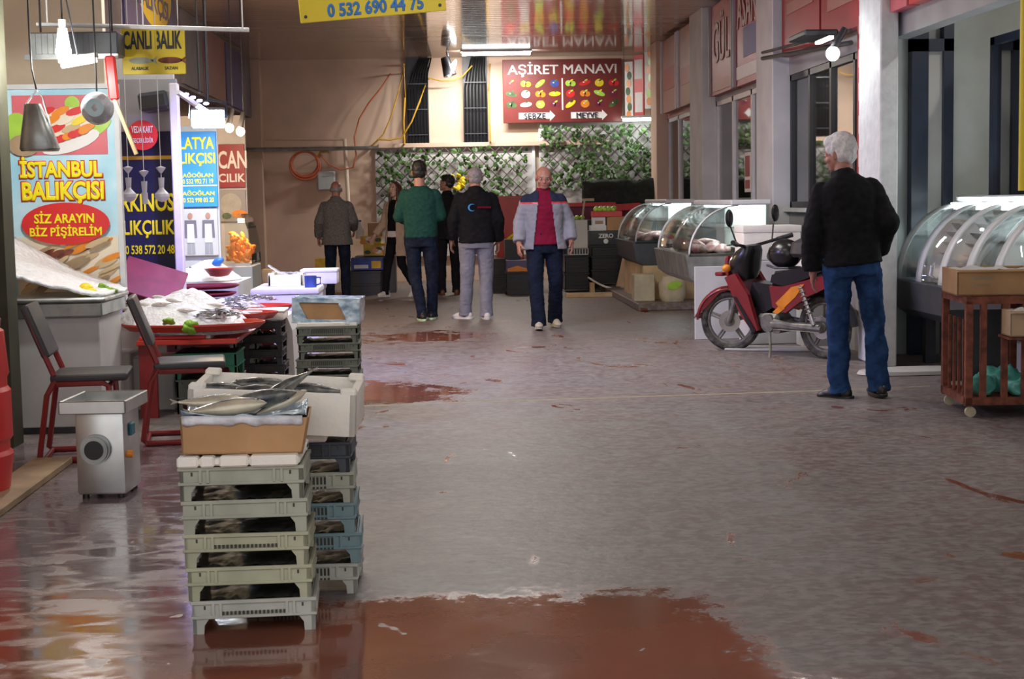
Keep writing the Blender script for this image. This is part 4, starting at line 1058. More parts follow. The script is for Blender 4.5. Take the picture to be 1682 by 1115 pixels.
def lettuce(px, py, Y, r, label):
    b = MB(); c = Vector(at(px, py, Y)); random.seed(int(px))
    for k in range(5):
        n0 = len(b.b.verts)
        b.ell(c+Vector((random.uniform(-.6, .6)*r, random.uniform(-.3, .3)*r, random.uniform(-.3, .3)*r)), (r*.75, r*.5, r*.5), (random.random(), random.random(), random.random()*3), 16, 12)
        b.b.verts.ensure_lookup_table()
        for v in list(b.b.verts)[n0:]: v.co += (v.co-c)*.55*noise.noise(v.co*40+Vector((k, 0, 0)))
    tag(b.build('lettuce', 'lettuce', ang=3), label, 'vegetable')
lettuce(172, 478, 9.5, .055, 'green lettuce beside the lemons at the ice bed')
lettuce(312, 536, 9.66, .05, 'green lettuce hanging over the front edge of the counter')
lettuce(277, 527, 9.70, .035, 'small lettuce on the front edge of the ice bank')
# burgundy trays: a tilted board and a fan of stacked trays
a = at(205, 430, 11.6)
s = thing('burgundy_board', 'burgundy tray board tilted against the navy banner', 'tray', (-2.24, 11.95, .76), 0, rot=(.55, .32, .1))
MB().box(-.24, .24, -.24, .24, 0, .015, .004).build('panel', 'burgundy', s, smooth=False)
MB().box(-.24, .24, -.255, -.24, -.012, .035, .005).build('rim', 'burgundy', s)
for i in range(5):
    px, py = [(393, 470), (388, 478), (386, 486), (384, 493), (380, 500)][i]
    tx, ty, tz = at(px, py, 12.9-.22*i)
    if i == 0: tz0 = tz
    tz = tz0-.052*i
    oval_tray('burgundy oval tray, %s of the stack behind the ice bank' % ['topmost', 'second', 'third', 'fourth', 'lowest'][i], tx-.44, ty, tz-.015, .44, .26, .03, 'burgundy', 'stacked burgundy trays', 0, .03)
tag(MB().box(-2.2, -1.5, 12.25, 13.05, 0, .50, .01).build('tray_table', 'burgundy'), 'burgundy block table under the stacked burgundy trays', 'table')
x, y, z = at(335, 448, 13.9)
ice_mound('ice_heap', 'blue-white ice with fish under the chef poster', x, y, z-.06, .34, .42, .16, seed=31)
tag(MB().box(x-.3, x+.38, y-.6, y+.4, 0, z-.065).build('ice_chest', 'white_plaster'), 'white chest under the blue-white ice heap', 'chest')
fish_pile(x-.05, y-.1, z+.03, .17, .08, 26, 'small fish on the blue-white ice heap', 'small fish under the poster', .03, seed=9)
x, y, z = at(360, 446, 13.4)
s = thing('red_bowl', 'orange red plastic bowl beside the blue-white ice', 'bowl', (x, y, z-.045)); MB().lathe([(.03, 0), (.08, .01), (.13, .07), (.14, .075), (.125, .07), (.07, .02), (.02, .012)], 24).build('body', 'red_plastic', s)
x, y, z = at(350, 440, 13.75)
s = thing('blue_scoop', 'bright blue plastic scoop stuck in the ice', 'scoop', (x, y, z-.02), 0, rot=(0, -.5, 0)); s.location.z += .05
MB().ell((.05, 0, 0), (.06, .05, .035)).build('bowl', 'letter_blue', s); MB().cyl((0, 0, 0), (-.16, 0, .0), .014, n=8).build('handle', 'letter_blue', s)
# pale fish box end at the end of the counter
x, z0, w_, h_ = rect(460, 520, 481, 612, 11.6)
tag(MB().prism([(x-w_*.5, 0), (x+w_*.6, 0), (x+w_*.5, z0+h_*.75), (x+w_*.1, z0+h_), (x-w_*.5, z0+h_)], 11.6, 12.2).build('white_panel_box', 'white_board', smooth=False), 'pale upright box at the end of the counter by the lilac-lit chest', 'box')
foam_box('foam_box', 'white polystyrene box on the black crates at the end of the counter', .29, .34, .07, (at(432, 534, 10.9)[0]+.0, 11.1, .521), open_=False)

# ------------------------------------------------------------------ lilac-lit white foam chest with boxes, left glass case
a, b2 = fl(492, 606), fl(528, 600)
x, z0, w_, h_ = rect(415, 474, 523, 606, 13.0)
s = thing('foam_chest', 'large lilac-lit white foam chest in the aisle by the stalls', 'chest', (x, 13.0, 0))
MB().box(-w_/2, w_/2, 0, .95, 0, z0+h_-.05, .015, seg=2).build('body', 'violet_lit_foam', s)
MB().box(-w_/2-.01, w_/2+.012, -.012, .96, z0+h_-.05, z0+h_, .015, seg=2).build('lid', 'violet_lit_foam', s)
ZT = z0+h_
x1_, _, w1_, h1_ = rect(441, 444, 499, 461, 13.45)
t = foam_box('foam_box', 'grey white foam box with torn film on the lilac-lit chest', w1_, .34, .10, (x1_, 13.55, ZT), group=None)
b = MB(); b.grid(14, 6, lambda u, v: (-.16+.32*u, -.1+.2*v, .11+.07*max(0, 1-u*3.2)+.02*noise.noise(Vector((u*6, v*4, 2))))); f = b.build('film', 'film_clear', t); f.modifiers.new('s', 'SOLIDIFY').thickness = .003
x1_, _, w1_, h1_ = rect(499, 437, 558, 461, 13.7)
foam_box('foam_box', 'long lilac-lit foam box on the right half of the chest', w1_, .32, h1_, (x1_-.02, 13.75, ZT+.002), open_=False, m='violet_lit_foam')
x1_, y1_, _ = at(510, 462, 13.12)
s = thing('blue_mug', 'dark blue mug with handle at the front of the lilac-lit chest', 'mug', (x1_, y1_, ZT))
MB().lathe([(.01, 0), (.05, 0), (.052, .1), (.046, .1), (.044, .008), (.01, .008)], 20).build('body', 'box_blue', s)
MB().tube([(.05, 0, .085), (.085, 0, .085), (.085, 0, .03), (.05, 0, .02)], .008, 6).build('handle', 'box_blue', s)
x, z0, w_, h_ = rect(372, 437, 415, 486, 16.0)
s = thing('glass_display_case', 'curved glass display case of glowing orange food on the left', 'display case', (x, 16.0, 0))
MB().box(-w_/2, w_/2, 0, .8, 0, z0+h_, .01).build('base', 'grey_green', s)
pts = [(w_/2*math.cos(a), z0+h_+.02+.52*math.sin(a)) for a in np.linspace(0, PI/2, 9)]+[(-w_/2, z0+h_+.54), (-w_/2, z0+h_+.02)]
b = MB()
for A, B in zip(pts[:9], pts[1:10]):
    V = [b.b.verts.new(p) for p in ((A[0], 0, A[1]), (B[0], 0, B[1]), (B[0], .8, B[1]), (A[0], .8, A[1]))]; b.b.faces.new(V)
b.build('curved_glass', 'case_glass', s)
b = MB(); b.prism(pts, 0, .004); b.build('end_glass', 'case_glass', s, smooth=False)
random.seed(12)
MB().box(-w_*.45, w_*.42, .05, .75, z0+h_, z0+h_+.03).build('shelf', 'case_white', s)
FP = None
for k in range(80):
    p = (x+random.uniform(-.44, .34)*w_, 16+random.uniform(.05, .6), z0+h_+.04+.30*random.random()*(.5+.5*random.random()))
    if FP is None: FP = tag(MB().ell((0, 0, 0), (.045, .022, .022), u=8, v=6).build('fried_piece', 'moto_orange'), 'orange fried piece heaped in the left glass case', 'food', 'fried pieces in the left glass case'); o = FP
    else: o = FP.copy(); COL.objects.link(o)
    o.location = p; o.rotation_euler = (random.random()*3, random.random()*3, 0)
MB().cyl((-w_*.2, .45, z0+h_+.47), (w_*.05, .45, z0+h_+.47), .02).build('bulb', 'bulb_warm', s)
lamp('case_lamp', 'POINT', (0, .3, z0+h_+.42), 18, (1, .5, .2), size=.05, parent=s)
x, z0, w_, h_ = rect(418, 445, 438, 520, 16.5)
tag(MB().box(x-.02, x+.12, 16.85, 17.1, 0, z0+h_).build('wooden_stand', 'wood'), 'brown wooden stand between the left glass case and the lilac-lit chest', 'stand')

# ------------------------------------------------------------------ lamps and hanging things at the left stalls
def at_t(name, label, cat, px, py, Y, **k): return thing(name, label, cat, at(px, py, Y), **k)
s = at_t('flood_lamp', 'bright white flood lamp over the light blue banner', 'lamp', 342, 195, 13.6, rot=(.35, 0, .15))
MB().box(-.15, .15, 0, .06, -.09, .09, .01).build('housing', 'dark_panel', s); MB().box(-.14, .14, -.012, .0, -.08, .08, .01).build('led_panel', 'led_white', s)
MB().tube([(-.16, .03, 0), (-.16, .03, .14), (0, .03, .16), (.16, .03, .14), (.16, .03, 0)], .012, 6).build('bracket', 'black_metal', s)
MB().cyl((0, .03, .16), (0, .60, 1.75), .014).build('arm', 'black_metal', s)
lamp('flood', 'AREA', (0, -.05, 0), 70, (.86, .95, 1), (PI/2-.5, 0, .25), .28, .16, s)
for k, (px, py) in enumerate(((377, 210), (395, 216))):
    s = at_t('bulb_lamp', ['small warm spot bulb just right of the flood lamp', 'small warm spot bulb beside the peach pillar'][k], 'lamp', px, py, 16.5)
    MB().ell((0, 0, 0), (.045, .045, .05)).build('bulb', 'bulb_warm', s); MB().cyl((0, 0, .04), (.03, .05, .2), .03, .025).build('socket', 'black_plastic', s)
    MB().cyl((.03, .05, .2), (.03, .05, ZC-s.location.z), .006, n=6).build('cord', 'black_plastic', s)
    lamp('bulb_light', 'POINT', (0, -.12, -.05), 60, (1, .72, .42), size=.05, parent=s)
s = at_t('strip_lamp', 'violet white LED strip along the canopy above the flood lamp', 'lamp', 298, 150, 11.6)
MB().box(-.02, .35, 0, .03, -.03, 0, mx=xf((0, 0, 0), (0, .35, 1.1))).build('housing', 'white_metal', s); b = MB()
for k in range(4): b.ell((.03+.035*k, .03+.09*k, -.02-.018*k), (.022, .02, .012), u=8, v=6)
b.build('led_row', 'violet_glow', s)
lamp('violet_light', 'AREA', (.25, 0, -.1), 80, (.40, .36, 1), Vector((1.25, 1.15, -1.6)).to_track_quat('-Z', 'Y').to_euler(), .5, .1, s)
MB().cyl((0.1, .2, 0), (.1, .2, ZC-s.location.z), .008, n=6).build('hanger', 'black_metal', s)
# reflector lamp housing and bulb at the upper left
s = at_t('bulb_lamp', 'glowing white bulb hanging before the metal fan housing', 'lamp', 104, 82, 8.9)
MB().ell((0, 0, -.01), (.045, .045, .05)).cyl((0, 0, .02), (0, 0, .12), .04, .026).build('bulb', 'bulb_white', s); MB().cyl((0, 0, .12), (0, 0, .17), .022).build('socket', 'white_metal', s)
MB().cyl((0, 0, .17), (0, .0, ZC-s.location.z), .005, n=6).build('cord', 'black_plastic', s)
lamp('bulb_light', 'POINT', (.0, -.12, -.08), 60, (1, .97, .92), size=.05, parent=s)
x, z0, w_, h_ = rect(46, 52, 194, 92, 9.3)
s = thing('air_curtain', 'long grey metal fan housing hanging at the upper left', 'machine', (x, 9.3, z0))
MB().box(-w_/2, -w_*.13, 0, .2, 0, h_, .01).build('grille', 'worn_steel', s); MB().box(-w_*.12, w_/2, -.0, .2, 0, h_, .01).build('housing', 'dark_panel', s)
MB().box(-w_/2-.02, w_/2, -.02, .01, -.02, .01).build('bottom_rail', 'worn_steel', s)
b = MB()
for k in range(12): b.box(-w_*.48+k*.0115*3, -w_*.475+k*.0115*3, -.004, 0, .01, h_-.01)
b.build('grille_bar', 'dark_panel', s, smooth=False)
for q in (-.4, .4): MB().cyl((q*w_, .1, h_), (q*w_, .1, ZC-z0), .006, n=6).build('hanger', 'black_metal', s)
a, b2 = at(60, 40, 9.45), at(409, 49, 9.45)
s = thing('ceiling_bar', 'slim white bar hung level under the ceiling at the upper left', 'bar', a)
MB().cyl((0, 0, 0), tuple(np.array(b2)-np.array(a)), .013, n=8).build('rod', 'white_metal', s)
for q in (.05, .5, .97): p = np.array(b2)-np.array(a); MB().cyl(tuple(p*q), (p[0]*q, p[1]*q, ZC-a[2]), .005, n=6).build('hanger', 'white_metal', s)
b = MB()
s = at_t('tube_lamp', 'short tilted tube lamp under the fan housing', 'ceiling light', 130, 103, 8.9, rot=(0, -.16, 0))
MB().box(-.11, .11, -.03, .03, 0.012, .04, .005).build('housing', 'worn_steel', s); MB().cyl((-.1, 0, 0), (.1, 0, 0), .016).build('tube', 'bulb_white', s)
MB().cyl((0, 0, .04), (0, .0, ZC-s.location.z), .005, n=6).build('hanger', 'black_metal', s)
# weighing scoop, glass globe, red brush
s = at_t('hanging_scoop', 'grey metal weighing scoop hanging in front of the restaurant banner', 'scale', 64, 208, 8.6)
MB().loft([(-.135, 0, 0, .10, .08), (-.12, 0, 0, .108, .085), (-.02, -.01, 0, .085, .07), (.06, -.02, 0, .062, .05), (.125, -.03, 0, .045, .03)], 24).build('scoop', 'worn_steel', s)
MB().tube([(.07, 0, -.03), (.03, -.02, .16), (0, -.02, .2), (-.06, -.02, .12)], .006, 6).build('handle', 'chrome', s)
MB().tube([(0, -.02, .2), (-.02, -.02, .32), (-.03, 0, .5), (-.03, 0, ZC-s.location.z)], .005, 6).build('chain', 'black_metal', s)
s = at_t('dial_scale', 'round glossy hanging dial scale beside the red brush', 'scale', 160, 178, 8.7)
MB().ell((0, 0, 0), (.092, .07, .092), u=24, v=16).build('glass_bowl', 'film_clear', s); MB().cyl((0, -.068, 0), (0, -.06, 0), .05, n=24).build('dial', 'sign_sky', s)
MB().cyl((0, 0, .09), (0, 0, ZC-s.location.z), .005, n=6).build('cord', 'black_metal', s)
s = at_t('brush', 'red headed brush with pale wooden handle hanging by the stall', 'brush', 184, 128, 9.2, rot=(0, .0, 0))
MB().box(-.03, .03, -.02, .02, -.13, .13, .01, mx=xf((0, 0, 0), (0, -.06, 0))).build('head', 'scarlet', s); MB().cyl((0, 0, -.10), (.125, 0, -.45), .013, n=8).build('handle', 'pale_wood', s)
MB().cyl((0, 0, .12), (0, 0, ZC-s.location.z), .004, n=6).build('cord', 'black_metal', s)
for k, (pt, pb) in enumerate(((204, 212), (228, 238), (256, 266))):
    a, b2 = at(pt, 128, 10.9), at(pb, [322, 328, 322][k], 10.9)
    s = thing('pendant_bulb', ['%s of the three unlit bulbs hanging before the navy banner' % q for q in ('leftmost', 'middle', 'rightmost')][k], 'lamp', b2, 0, 'unlit pendant bulbs')
    if k == 1: MB().cyl((0, 0, -.03), (0, 0, .05), .022).build('bulb', 'opal_dead', s)
    else: MB().lathe([(.012, .085), (.018, .05), (.05, .015), (.052, -.005), (.035, -.03), (.005, -.042)], 18).build('bulb', 'opal_dead', s)
    MB().cyl((0, 0, .05), (0, 0, .13), .016, .022).build('socket', 'opal_dead', s)
    MB().lathe([(.005, .21), (.035, .2), (.03, .19), (.006, .16)], 12).build('shade', 'opal_dead', s)
    MB().cyl((0, 0, .13), (a[0]-b2[0], 0, ZC-b2[2]), .003, n=6).build('cord', 'white_metal', s)

# ------------------------------------------------------------------ right side: display cases
def display_case(label, X0, Y0, Y1, D, zb, zt, base_m, legs=False, ribs=4, end_m='case_white', cf=.62, rw=.07, bx=.08, rail_m='dark_panel'):
    """long axis along y, curved glass toward the aisle (-x); origin at the near aisle corner on the floor"""
    t = thing('display_case', label, 'display case', (X0, Y0, 0)); L = Y1-Y0
    prof = [(D*cf*(1-math.sin(PI/2-a)), zb+(zt-zb)*math.sin(a)) for a in np.linspace(0, PI/2, 12)]
    def sheet(y0, y1, off=0.):
        b = MB()
        for A, B in zip(prof, prof[1:]):
            V = [b.b.verts.new(p) for p in ((A[0]-off, y0, A[1]+off*.6), (A[0]-off, y1, A[1]+off*.6), (B[0]-off, y1, B[1]+off*.6), (B[0]-off, y0, B[1]+off*.6))]; b.b.faces.new(V)
        bmesh.ops.remove_doubles(b.b, verts=b.b.verts, dist=.0005); return b
    o = sheet(0, L).build('curved_glass', 'case_glass', t, ang=2); o.modifiers.new('s', 'SOLIDIFY').thickness = .006
    for y in (0, L-.01):
        MB().prism(prof+[(D, zt), (D, zb)], y, y+.01).build('end_glass', 'case_glass', t, smooth=False)
    for k in range(ribs+1):
        y = k*(L-rw)/ribs
        o = sheet(y, y+rw, .004).build('glass_rib', end_m, t, ang=2); o.modifiers.new('s', 'SOLIDIFY').thickness = .012
    MB().box(D*(cf-.10), D+.02, -.01, L+.01, zt, zt+.05, .012).build('top_panel', 'white_metal', t)
    MB().box(D-.03, D, 0, L, zb, zt).build('back_panel', 'case_white', t, smooth=False)
    MB().box(.03, D-.03, .02, L-.02, zb-.02, zb+.03).build('deck', 'case_white', t, smooth=False)
    MB().box(D*.3, D-.03, .02, L-.02, zb+.30*(zt-zb)/.55, zb+.32*(zt-zb)/.55).build('glass_shelf', 'case_glass', t, smooth=False)
    MB().box(D*.66, D*.72, .05, L-.05, zt-.03, zt-.005).build('light_tube', 'led_white', t, smooth=False)
    lamp('case_light', 'AREA', (D*.66, L/2, zt-.05), 9*L, (.92, .97, 1), (0, 0, 0), .1, L*.9, t)
    b = MB(); b.prism([(-.03, zb-.02), (-.04, zb+.02), (.03, zb+.03), (D, zb+.03), (D, zb-.27), (.10, zb-.27), (.0, zb-.20)], 0, L); b.build('front_rail', rail_m, t, smooth=False)
    if legs:
        for y in (.25, L*.5, L-.25): MB().box(.16, .24, y-.04, y+.04, 0, zb-.26).build('leg', 'dark_panel', t, smooth=False)
        MB().box(D-.12, D, .0, L, 0, zb-.26).build('back_board', 'grey_green', t, smooth=False)
    else: MB().box(bx, D, 0, L, 0, zb-.27, .006).build('base', base_m, t, smooth=False)
    return t
def meats(X0, Y0, Y1, D, zb, n, label, grp, seed):
    random.seed(seed); f = None
    for k in range(n):
        if f is None:
            b = MB(); b.ell((0, 0, 0), (.10, .07, .045), u=12, v=8)
            for v in b.b.verts: v.co *= 1+.35*noise.noise(v.co*14)
            f = b.build('meat_cut', 'meat', ang=3); tag(f, label, 'meat', grp); o = f
        else: o = f.copy(); COL.objects.link(o)
        o.location = (X0+random.uniform(.16, .72)*D, Y0+random.uniform(.05, .95)*(Y1-Y0), zb+.06+random.uniform(0, .03)); o.rotation_euler = (random.uniform(-.4, .4), random.uniform(-.4, .4), random.uniform(0, 3))
X3, Y3a, Y3b = 3.05, 0, 0
# nearest case behind the rusty trolley
a = onx(1456, 470, 3.50)
N0, N1 = 8.3, 12.15
display_case('long curved glass meat display case behind the rusty trolley', 3.68, N0, N1, .66, .64, 1.27, 'dark_panel', True, 7, rail_m='dark_panel', cf=.85, rw=.13)
meats(3.68, N0, N1, .66, .64, 40, 'pink cut of meat in the long display case behind the trolley', 'meat cuts in the near display case', 3)
display_case('curved glass display case with dark end, farthest along the right side', 2.42, 18.7, 20.6, .72, .78, 1.27, 'pale_wood', False, 1)
meats(2.42, 18.7, 20.6, .72, .78, 14, 'pink meat heaped in the farthest right display case', 'meat cuts in the far display case', 4)
display_case('curved glass display case with white base behind the motorcycle', 2.36, 14.3, 16.4, .76, .78, 1.26, 'bag_cream', False, 1, bx=.44, rail_m='worn_steel')
tag(MB().box(2.40, 3.12, 14.25, 14.29, 0, .69, .004).build('white_board', 'white_plaster', smooth=False), 'large white board standing against the case end behind the motorcycle front wheel', 'board')
meats(2.36, 14.3, 16.4, .76, .78, 14, 'pink meat in the display case behind the motorcycle', 'meat cuts in the middle display case', 5)
# under / beside the far cases
x, z0, w_, h_ = rect(1040, 436, 1074, 487, 18.45)
tag(MB().box(x-w_/2, x+w_/2, 18.35, 18.6, .09, .42, .01).build('foam_block', 'bag_cream'), 'yellowed foam block under the dark end of the farthest case', 'block')
x, y, z = at(1107, 484, 18.2)
s = thing('sack', 'cream sack with a green patch leaning under the far display cases', 'sack', (x, 18.3, .09))
MB().loft([(0, 0, 0, .13, .10), (.05, 0, 0, .16, .12), (.2, 0, 0, .17, .13), (.3, .0, 0, .13, .1), (.34, .02, 0, .05, .05)], 20, 2.4).build('body', 'bag_cream', s)
MB().disc(.0, .2, .09, .05, -.128, .2).build('green_patch', 'apple_green', s)
# foam boxes beside the motorcycle
x, z0, w_, h_ = rect(1203, 372, 1318, 430, 13.3)
s = tag(MB().box(2.78, 3.25, 13.62, 14.05, 0, z0, .01).build('white_chest', 'white_plaster'), 'white chest on the floor behind the motorcycle handlebar', 'chest')
foam_box('foam_box', 'white foam box with lid on the chest behind the motorcycle handlebar', .52, .42, h_, (3.0, 13.83, z0+.002), open_=False)
foam_box('foam_box', 'white foam box against the low wall behind the motorcycle seat', .34, .28, .32, (3.37, 13.42, .45), open_=False)
tag(MB().box(3.2, 3.55, 13.25, 13.55, 0, .449, .01).build('white_chest', 'white_plaster'), 'low white chest against the wall behind the motorcycle seat', 'chest')
tag(MB().box(-.45, .5, -.16, .16, .002, .02, .004, mx=xf((2.95, 13.15, 0), (0, 0, -.35))).build('cardboard_sheet', 'white_board'), 'pale flat sheet lying on the floor behind the motorcycle wheels', 'sheet')
a = fl(1500, 612)
tag(MB().loft([(.005, 0, 0, .42, .16), (.03, 0, 0, .40, .15), (.045, .03, 0, .30, .1)], 24, 2.6).build('floor_bag', 'white_board'), 'white flattened bag on the floor beside the white-haired person', 'bag').location = (a[0]-.02, a[1]-.05, 0)

# ------------------------------------------------------------------ motorcycle (x forward, built around the wheel contacts)
P1, P2 = Vector(fl(1203, 575)), Vector(fl(1346, 588))
d = P1-P2; ang_m = math.atan2(d.y, d.x)
WB = 1.06
mid = P1-d.normalized()*WB/2
MC = thing('motorcycle', 'red and black underbone motorcycle parked by the right shop fronts', 'motorcycle', (mid.x, mid.y, 0), ang_m, rot=(-.06, 0, ang_m))
xf_, xr_ = WB/2, -WB/2; R = .262
def wheel(nm, cx, par, steer=0.):
    wl = bpy.data.objects.new(nm, None); COL.objects.link(wl); wl.parent = par; wl.location = (cx, 0, R); wl.rotation_euler = (0, 0, steer)
    MB().tube([((R-.028)*math.cos(a*PI/24), 0, (R-.028)*math.sin(a*PI/24)) for a in range(48)], .034, 10, True).build('tyre', 'tyre', wl)
    MB().tube([((R-.062)*math.cos(a*PI/24), 0, (R-.062)*math.sin(a*PI/24)) for a in range(48)], .017, 8, True).build('rim', 'dusty_metal', wl)
    b = MB()
    for k in range(5):
        a = k*2*PI/5+.3; b.cyl((.03*math.cos(a-.25), .0, .03*math.sin(a-.25)), ((R-.07)*math.cos(a), 0, (R-.07)*math.sin(a)), .014, .010, 8); b.cyl((.03*math.cos(a+.5), .0, .03*math.sin(a+.5)), ((R-.07)*math.cos(a+.12), 0, (R-.07)*math.sin(a+.12)), .011, .008, 8)
    b.build('spokes', 'dusty_metal', wl)
    MB().cyl((0, -.06, 0), (0, .06, 0), .045, n=18).cyl((0, -.09, 0), (0, .09, 0), .012).build('hub', 'dusty_metal', wl)
    MB().cyl((0, .045, 0), (0, .05, 0), .095, n=24).build('brake_disc', 'steel', wl)
    return wl
wheel('front_wheel', xf_, MC, .5); wheel('rear_wheel', xr_, MC)
def steer(o):
    o.data.transform(Matrix.Translation((-xf_, 0, 0))); o.location = (xf_, 0, 0); o.rotation_euler = (0, 0, .5); return o
b = MB()
def fender(b, cx, r0, a0, a1, w_, n=14):
    def fn(u, v):
        a = a0+(a1-a0)*u; q = (v-.5)*2; rr = r0-.03*q*q
        return (cx+rr*math.cos(a), q*w_, R+rr*math.sin(a))
    b.grid(n, 6, fn)
fender(b, xf_, R+.05, PI*.02, PI*.72, .06); o = steer(b.build('front_fender', 'moto_red', MC)); o.modifiers.new('s', 'SOLIDIFY').thickness = .006
b = MB(); b.prism([(xf_+.33, R+.02), (xf_+.24, R+.16), (xf_+.05, R+.30), (xf_-.10, R+.33), (xf_-.06, R+.29), (xf_+.08, R+.25), (xf_+.2, R+.13)], -.05, .05); steer(b.build('fender_tip', 'moto_red', MC))
HX, HZ = xf_-.20, .86
b = MB()
for s_ in (-1, 1): b.cyl((xf_, s_*.075, R), (xf_-.14, s_*.075, .66), .024, .026, 10)
steer(b.build('fork', 'dusty_metal', MC))
b = MB()
for s_ in (-1, 1):
    b.prism([(xf_-.10, .66), (xf_-.16, .55), (xf_-.26, .35), (xf_-.40, .20), (xf_-.46, .22), (xf_-.40, .40), (xf_-.36, .52), (xf_-.28, .62), (xf_-.22, .70)], s_*.16, s_*.12)
b.prism([(xf_-.10, .66), (xf_-.24, .38), (xf_-.27, .38), (xf_-.2, .70)], -.13, .13)
b.build('leg_shield', 'moto_red', MC, smooth=False)
MB().prism([(xf_-.40, .20), (xf_-.2, .50), (xf_-.23, .5), (xf_-.44, .22)], -.17, .17).build('shield_trim', 'moto_black', MC, smooth=False)
b = MB(); b.loft([(.64, xf_-.20, 0, .09, .10), (.72, xf_-.20, 0, .12, .13), (.80, xf_-.21, 0, .12, .14), (.88, xf_-.25, 0, .10, .12), (.93, xf_-.29, 0, .05, .09)], 20, 2.4); b.build('front_cowl', 'moto_black', MC); MB().box(xf_-.09, xf_-.05, -.10, .10, .66, .84, .02, seg=2).build('nose_panel', 'moto_red', MC)
MB().ell((xf_-.09, 0, .78), (.05, .085, .07), (0, -.3, 0)).build('headlight', 'chrome', MC)
MB().box(xf_-.03, xf_+.06, -.12, .12, .665, .70, .01).build('front_carrier', 'moto_red', MC)
for s_ in (-1, 1): MB().ell((xf_-.12, s_*.15, .74), (.04, .04, .035)).build('turn_signal', 'moto_orange', MC)
hb = MB().tube([(xf_-.40, -.34, .98), (xf_-.33, -.22, .95), (xf_-.27, -.06, .92), (xf_-.27, .06, .92), (xf_-.33, .22, .95), (xf_-.40, .34, .98)], .014, 8).build('handlebar', 'moto_black', MC)
for s_ in (-1, 1):
    MB().cyl((xf_-.35, s_*.25, .955), (xf_-.42, s_*.37, .985), .021, n=10).build('grip', 'moto_black', hb)
    MB().cyl((xf_-.30, s_*.25, .955), (xf_-.36, s_*.38, .96), .006, n=6).build('brake_lever', 'dusty_metal', hb)
    mr = MB().cyl((xf_-.32, s_*.22, .96), (xf_-.30, s_*.27, 1.12), .007, n=6).build('mirror_stem', 'moto_black', MC)
    MB().ell((xf_-.31, s_*.285, 1.18), (.022, .055, .075), (0, 0, .2)).build('mirror', 'moto_black', mr)
MB().prism([(xf_-.30, .50), (xf_-.42, .34), (-.05, .42), (-.12, .60), (xf_-.34, .62)], -.075, .075).build('frame_cover', 'moto_black', MC)
b = MB(); b.prism([(-.02, .60), (-.06, .72), (-.25, .735), (-.55, .80), (-.72, .83), (-.70, .74), (-.45, .64), (-.2, .60)], -.12, .12)
bmesh.ops.bevel(b.b, geom=b.b.edges[:], offset=.03, segments=3, affect='EDGES'); b.build('seat', 'moto_black', MC)
b = MB()
for s_ in (-1, 1): b.prism([(-.05, .60), (-.20, .60), (-.70, .72), (-.76, .64), (-.45, .52), (-.22, .38), (-.08, .42)], s_*.13, s_*.09)
b.build('side_panel', 'moto_red', MC, smooth=False)
b = MB()
for s_ in (-1, 1): b.prism([(-.12, .46), (-.30, .60), (-.44, .63), (-.34, .52), (-.18, .40)], s_*.135, s_*.13); b.prism([(-.08, .38), (-.16, .44), (-.22, .42), (-.14, .37)], s_*.135, s_*.13)
b.build('orange_decal', 'moto_orange', MC, smooth=False)
b = MB(); b.box(-.10, .14, -.10, .10, .20, .36, .03); b.cyl((.10, 0, .30), (.30, 0, .33), .06, .055, 16); b.cyl((0, -.12, .28), (0, .12, .28), .075, n=18); b.cyl((-.09, -.11, .25), (-.09, .11, .25), .055, n=18); b.build('engine', 'dusty_metal', MC)
b = MB()
for k in range(6): b.box(.14+.025*k, .15+.025*k, -.075, .075, .25, .40)
b.build('cooling_fins', 'worn_steel', MC, smooth=False)
for s_ in (-1, 1):
    MB().tube([(-.05, s_*.10, .30), (-.3, s_*.11, R+.01), (xr_-.05, s_*.11, R)], .022, 8).build('swing_arm', 'dusty_metal', MC)
    sh_ = MB().cyl((xr_+.02, s_*.12, R+.03), (xr_+.14, s_*.12, .62), .018).build('shock_absorber', 'chrome', MC)
    MB().tube([(xr_+.05+.08*k/40+.03*math.cos(k*1.0), s_*.12+.03*math.sin(k*1.0), R+.12+.22*k/40) for k in range(41)], .006, 5).build('spring', 'dusty_metal', sh_)
b = MB(); b.cyl((xr_-.20, -.14, .36), (.0, -.14, .22), .045, .03, 14); b.tube([(0, -.14, .22), (.18, -.12, .18), (.30, -.06, .26)], .018, 8); b.build('exhaust', 'chrome', MC)
b = MB(); b.box(xr_-.05, -.02, .10, .125, R-.03, R+.045, .02); b.build('chain_case', 'dusty_metal', MC)
b = MB(); fender(b, xr_, R+.06, PI*.25, PI*.98, .07); o = b.build('rear_fender', 'moto_black', MC); o.modifiers.new('s', 'SOLIDIFY').thickness = .006
MB().ell((xr_-.22, 0, .68), (.05, .08, .05)).build('tail_light', 'scarlet', MC)
MB().tube([(-.52, -.10, .80), (-.75, -.11, .84), (-.84, 0, .85), (-.75, .11, .84), (-.52, .10, .80)], .012, 8).build('grab_rail', 'chrome', MC)
MB().tube([(-.02, .11, .20), (-.10, .20, .08), (-.14, .26, .004)], .012, 8).build('kickstand', 'dusty_metal', MC)
MB().cyl((.10, -.20, .20), (.10, .20, .20), .014).build('foot_peg', 'moto_black', MC)
hl = MC.matrix_basis
def mcw(p): return tuple(Matrix.Translation(MC.location) @ Euler(MC.rotation_euler).to_matrix().to_4x4() @ Vector(p))
s = thing('helmet', 'glossy black helmet resting on the motorcycle seat', 'helmet', mcw((-.12, 0, .745)), ang_m)
b = MB(); b.ell((0, 0, .115), (.155, .125, .125), u=24, v=16); b.build('shell', 'moto_black', s)
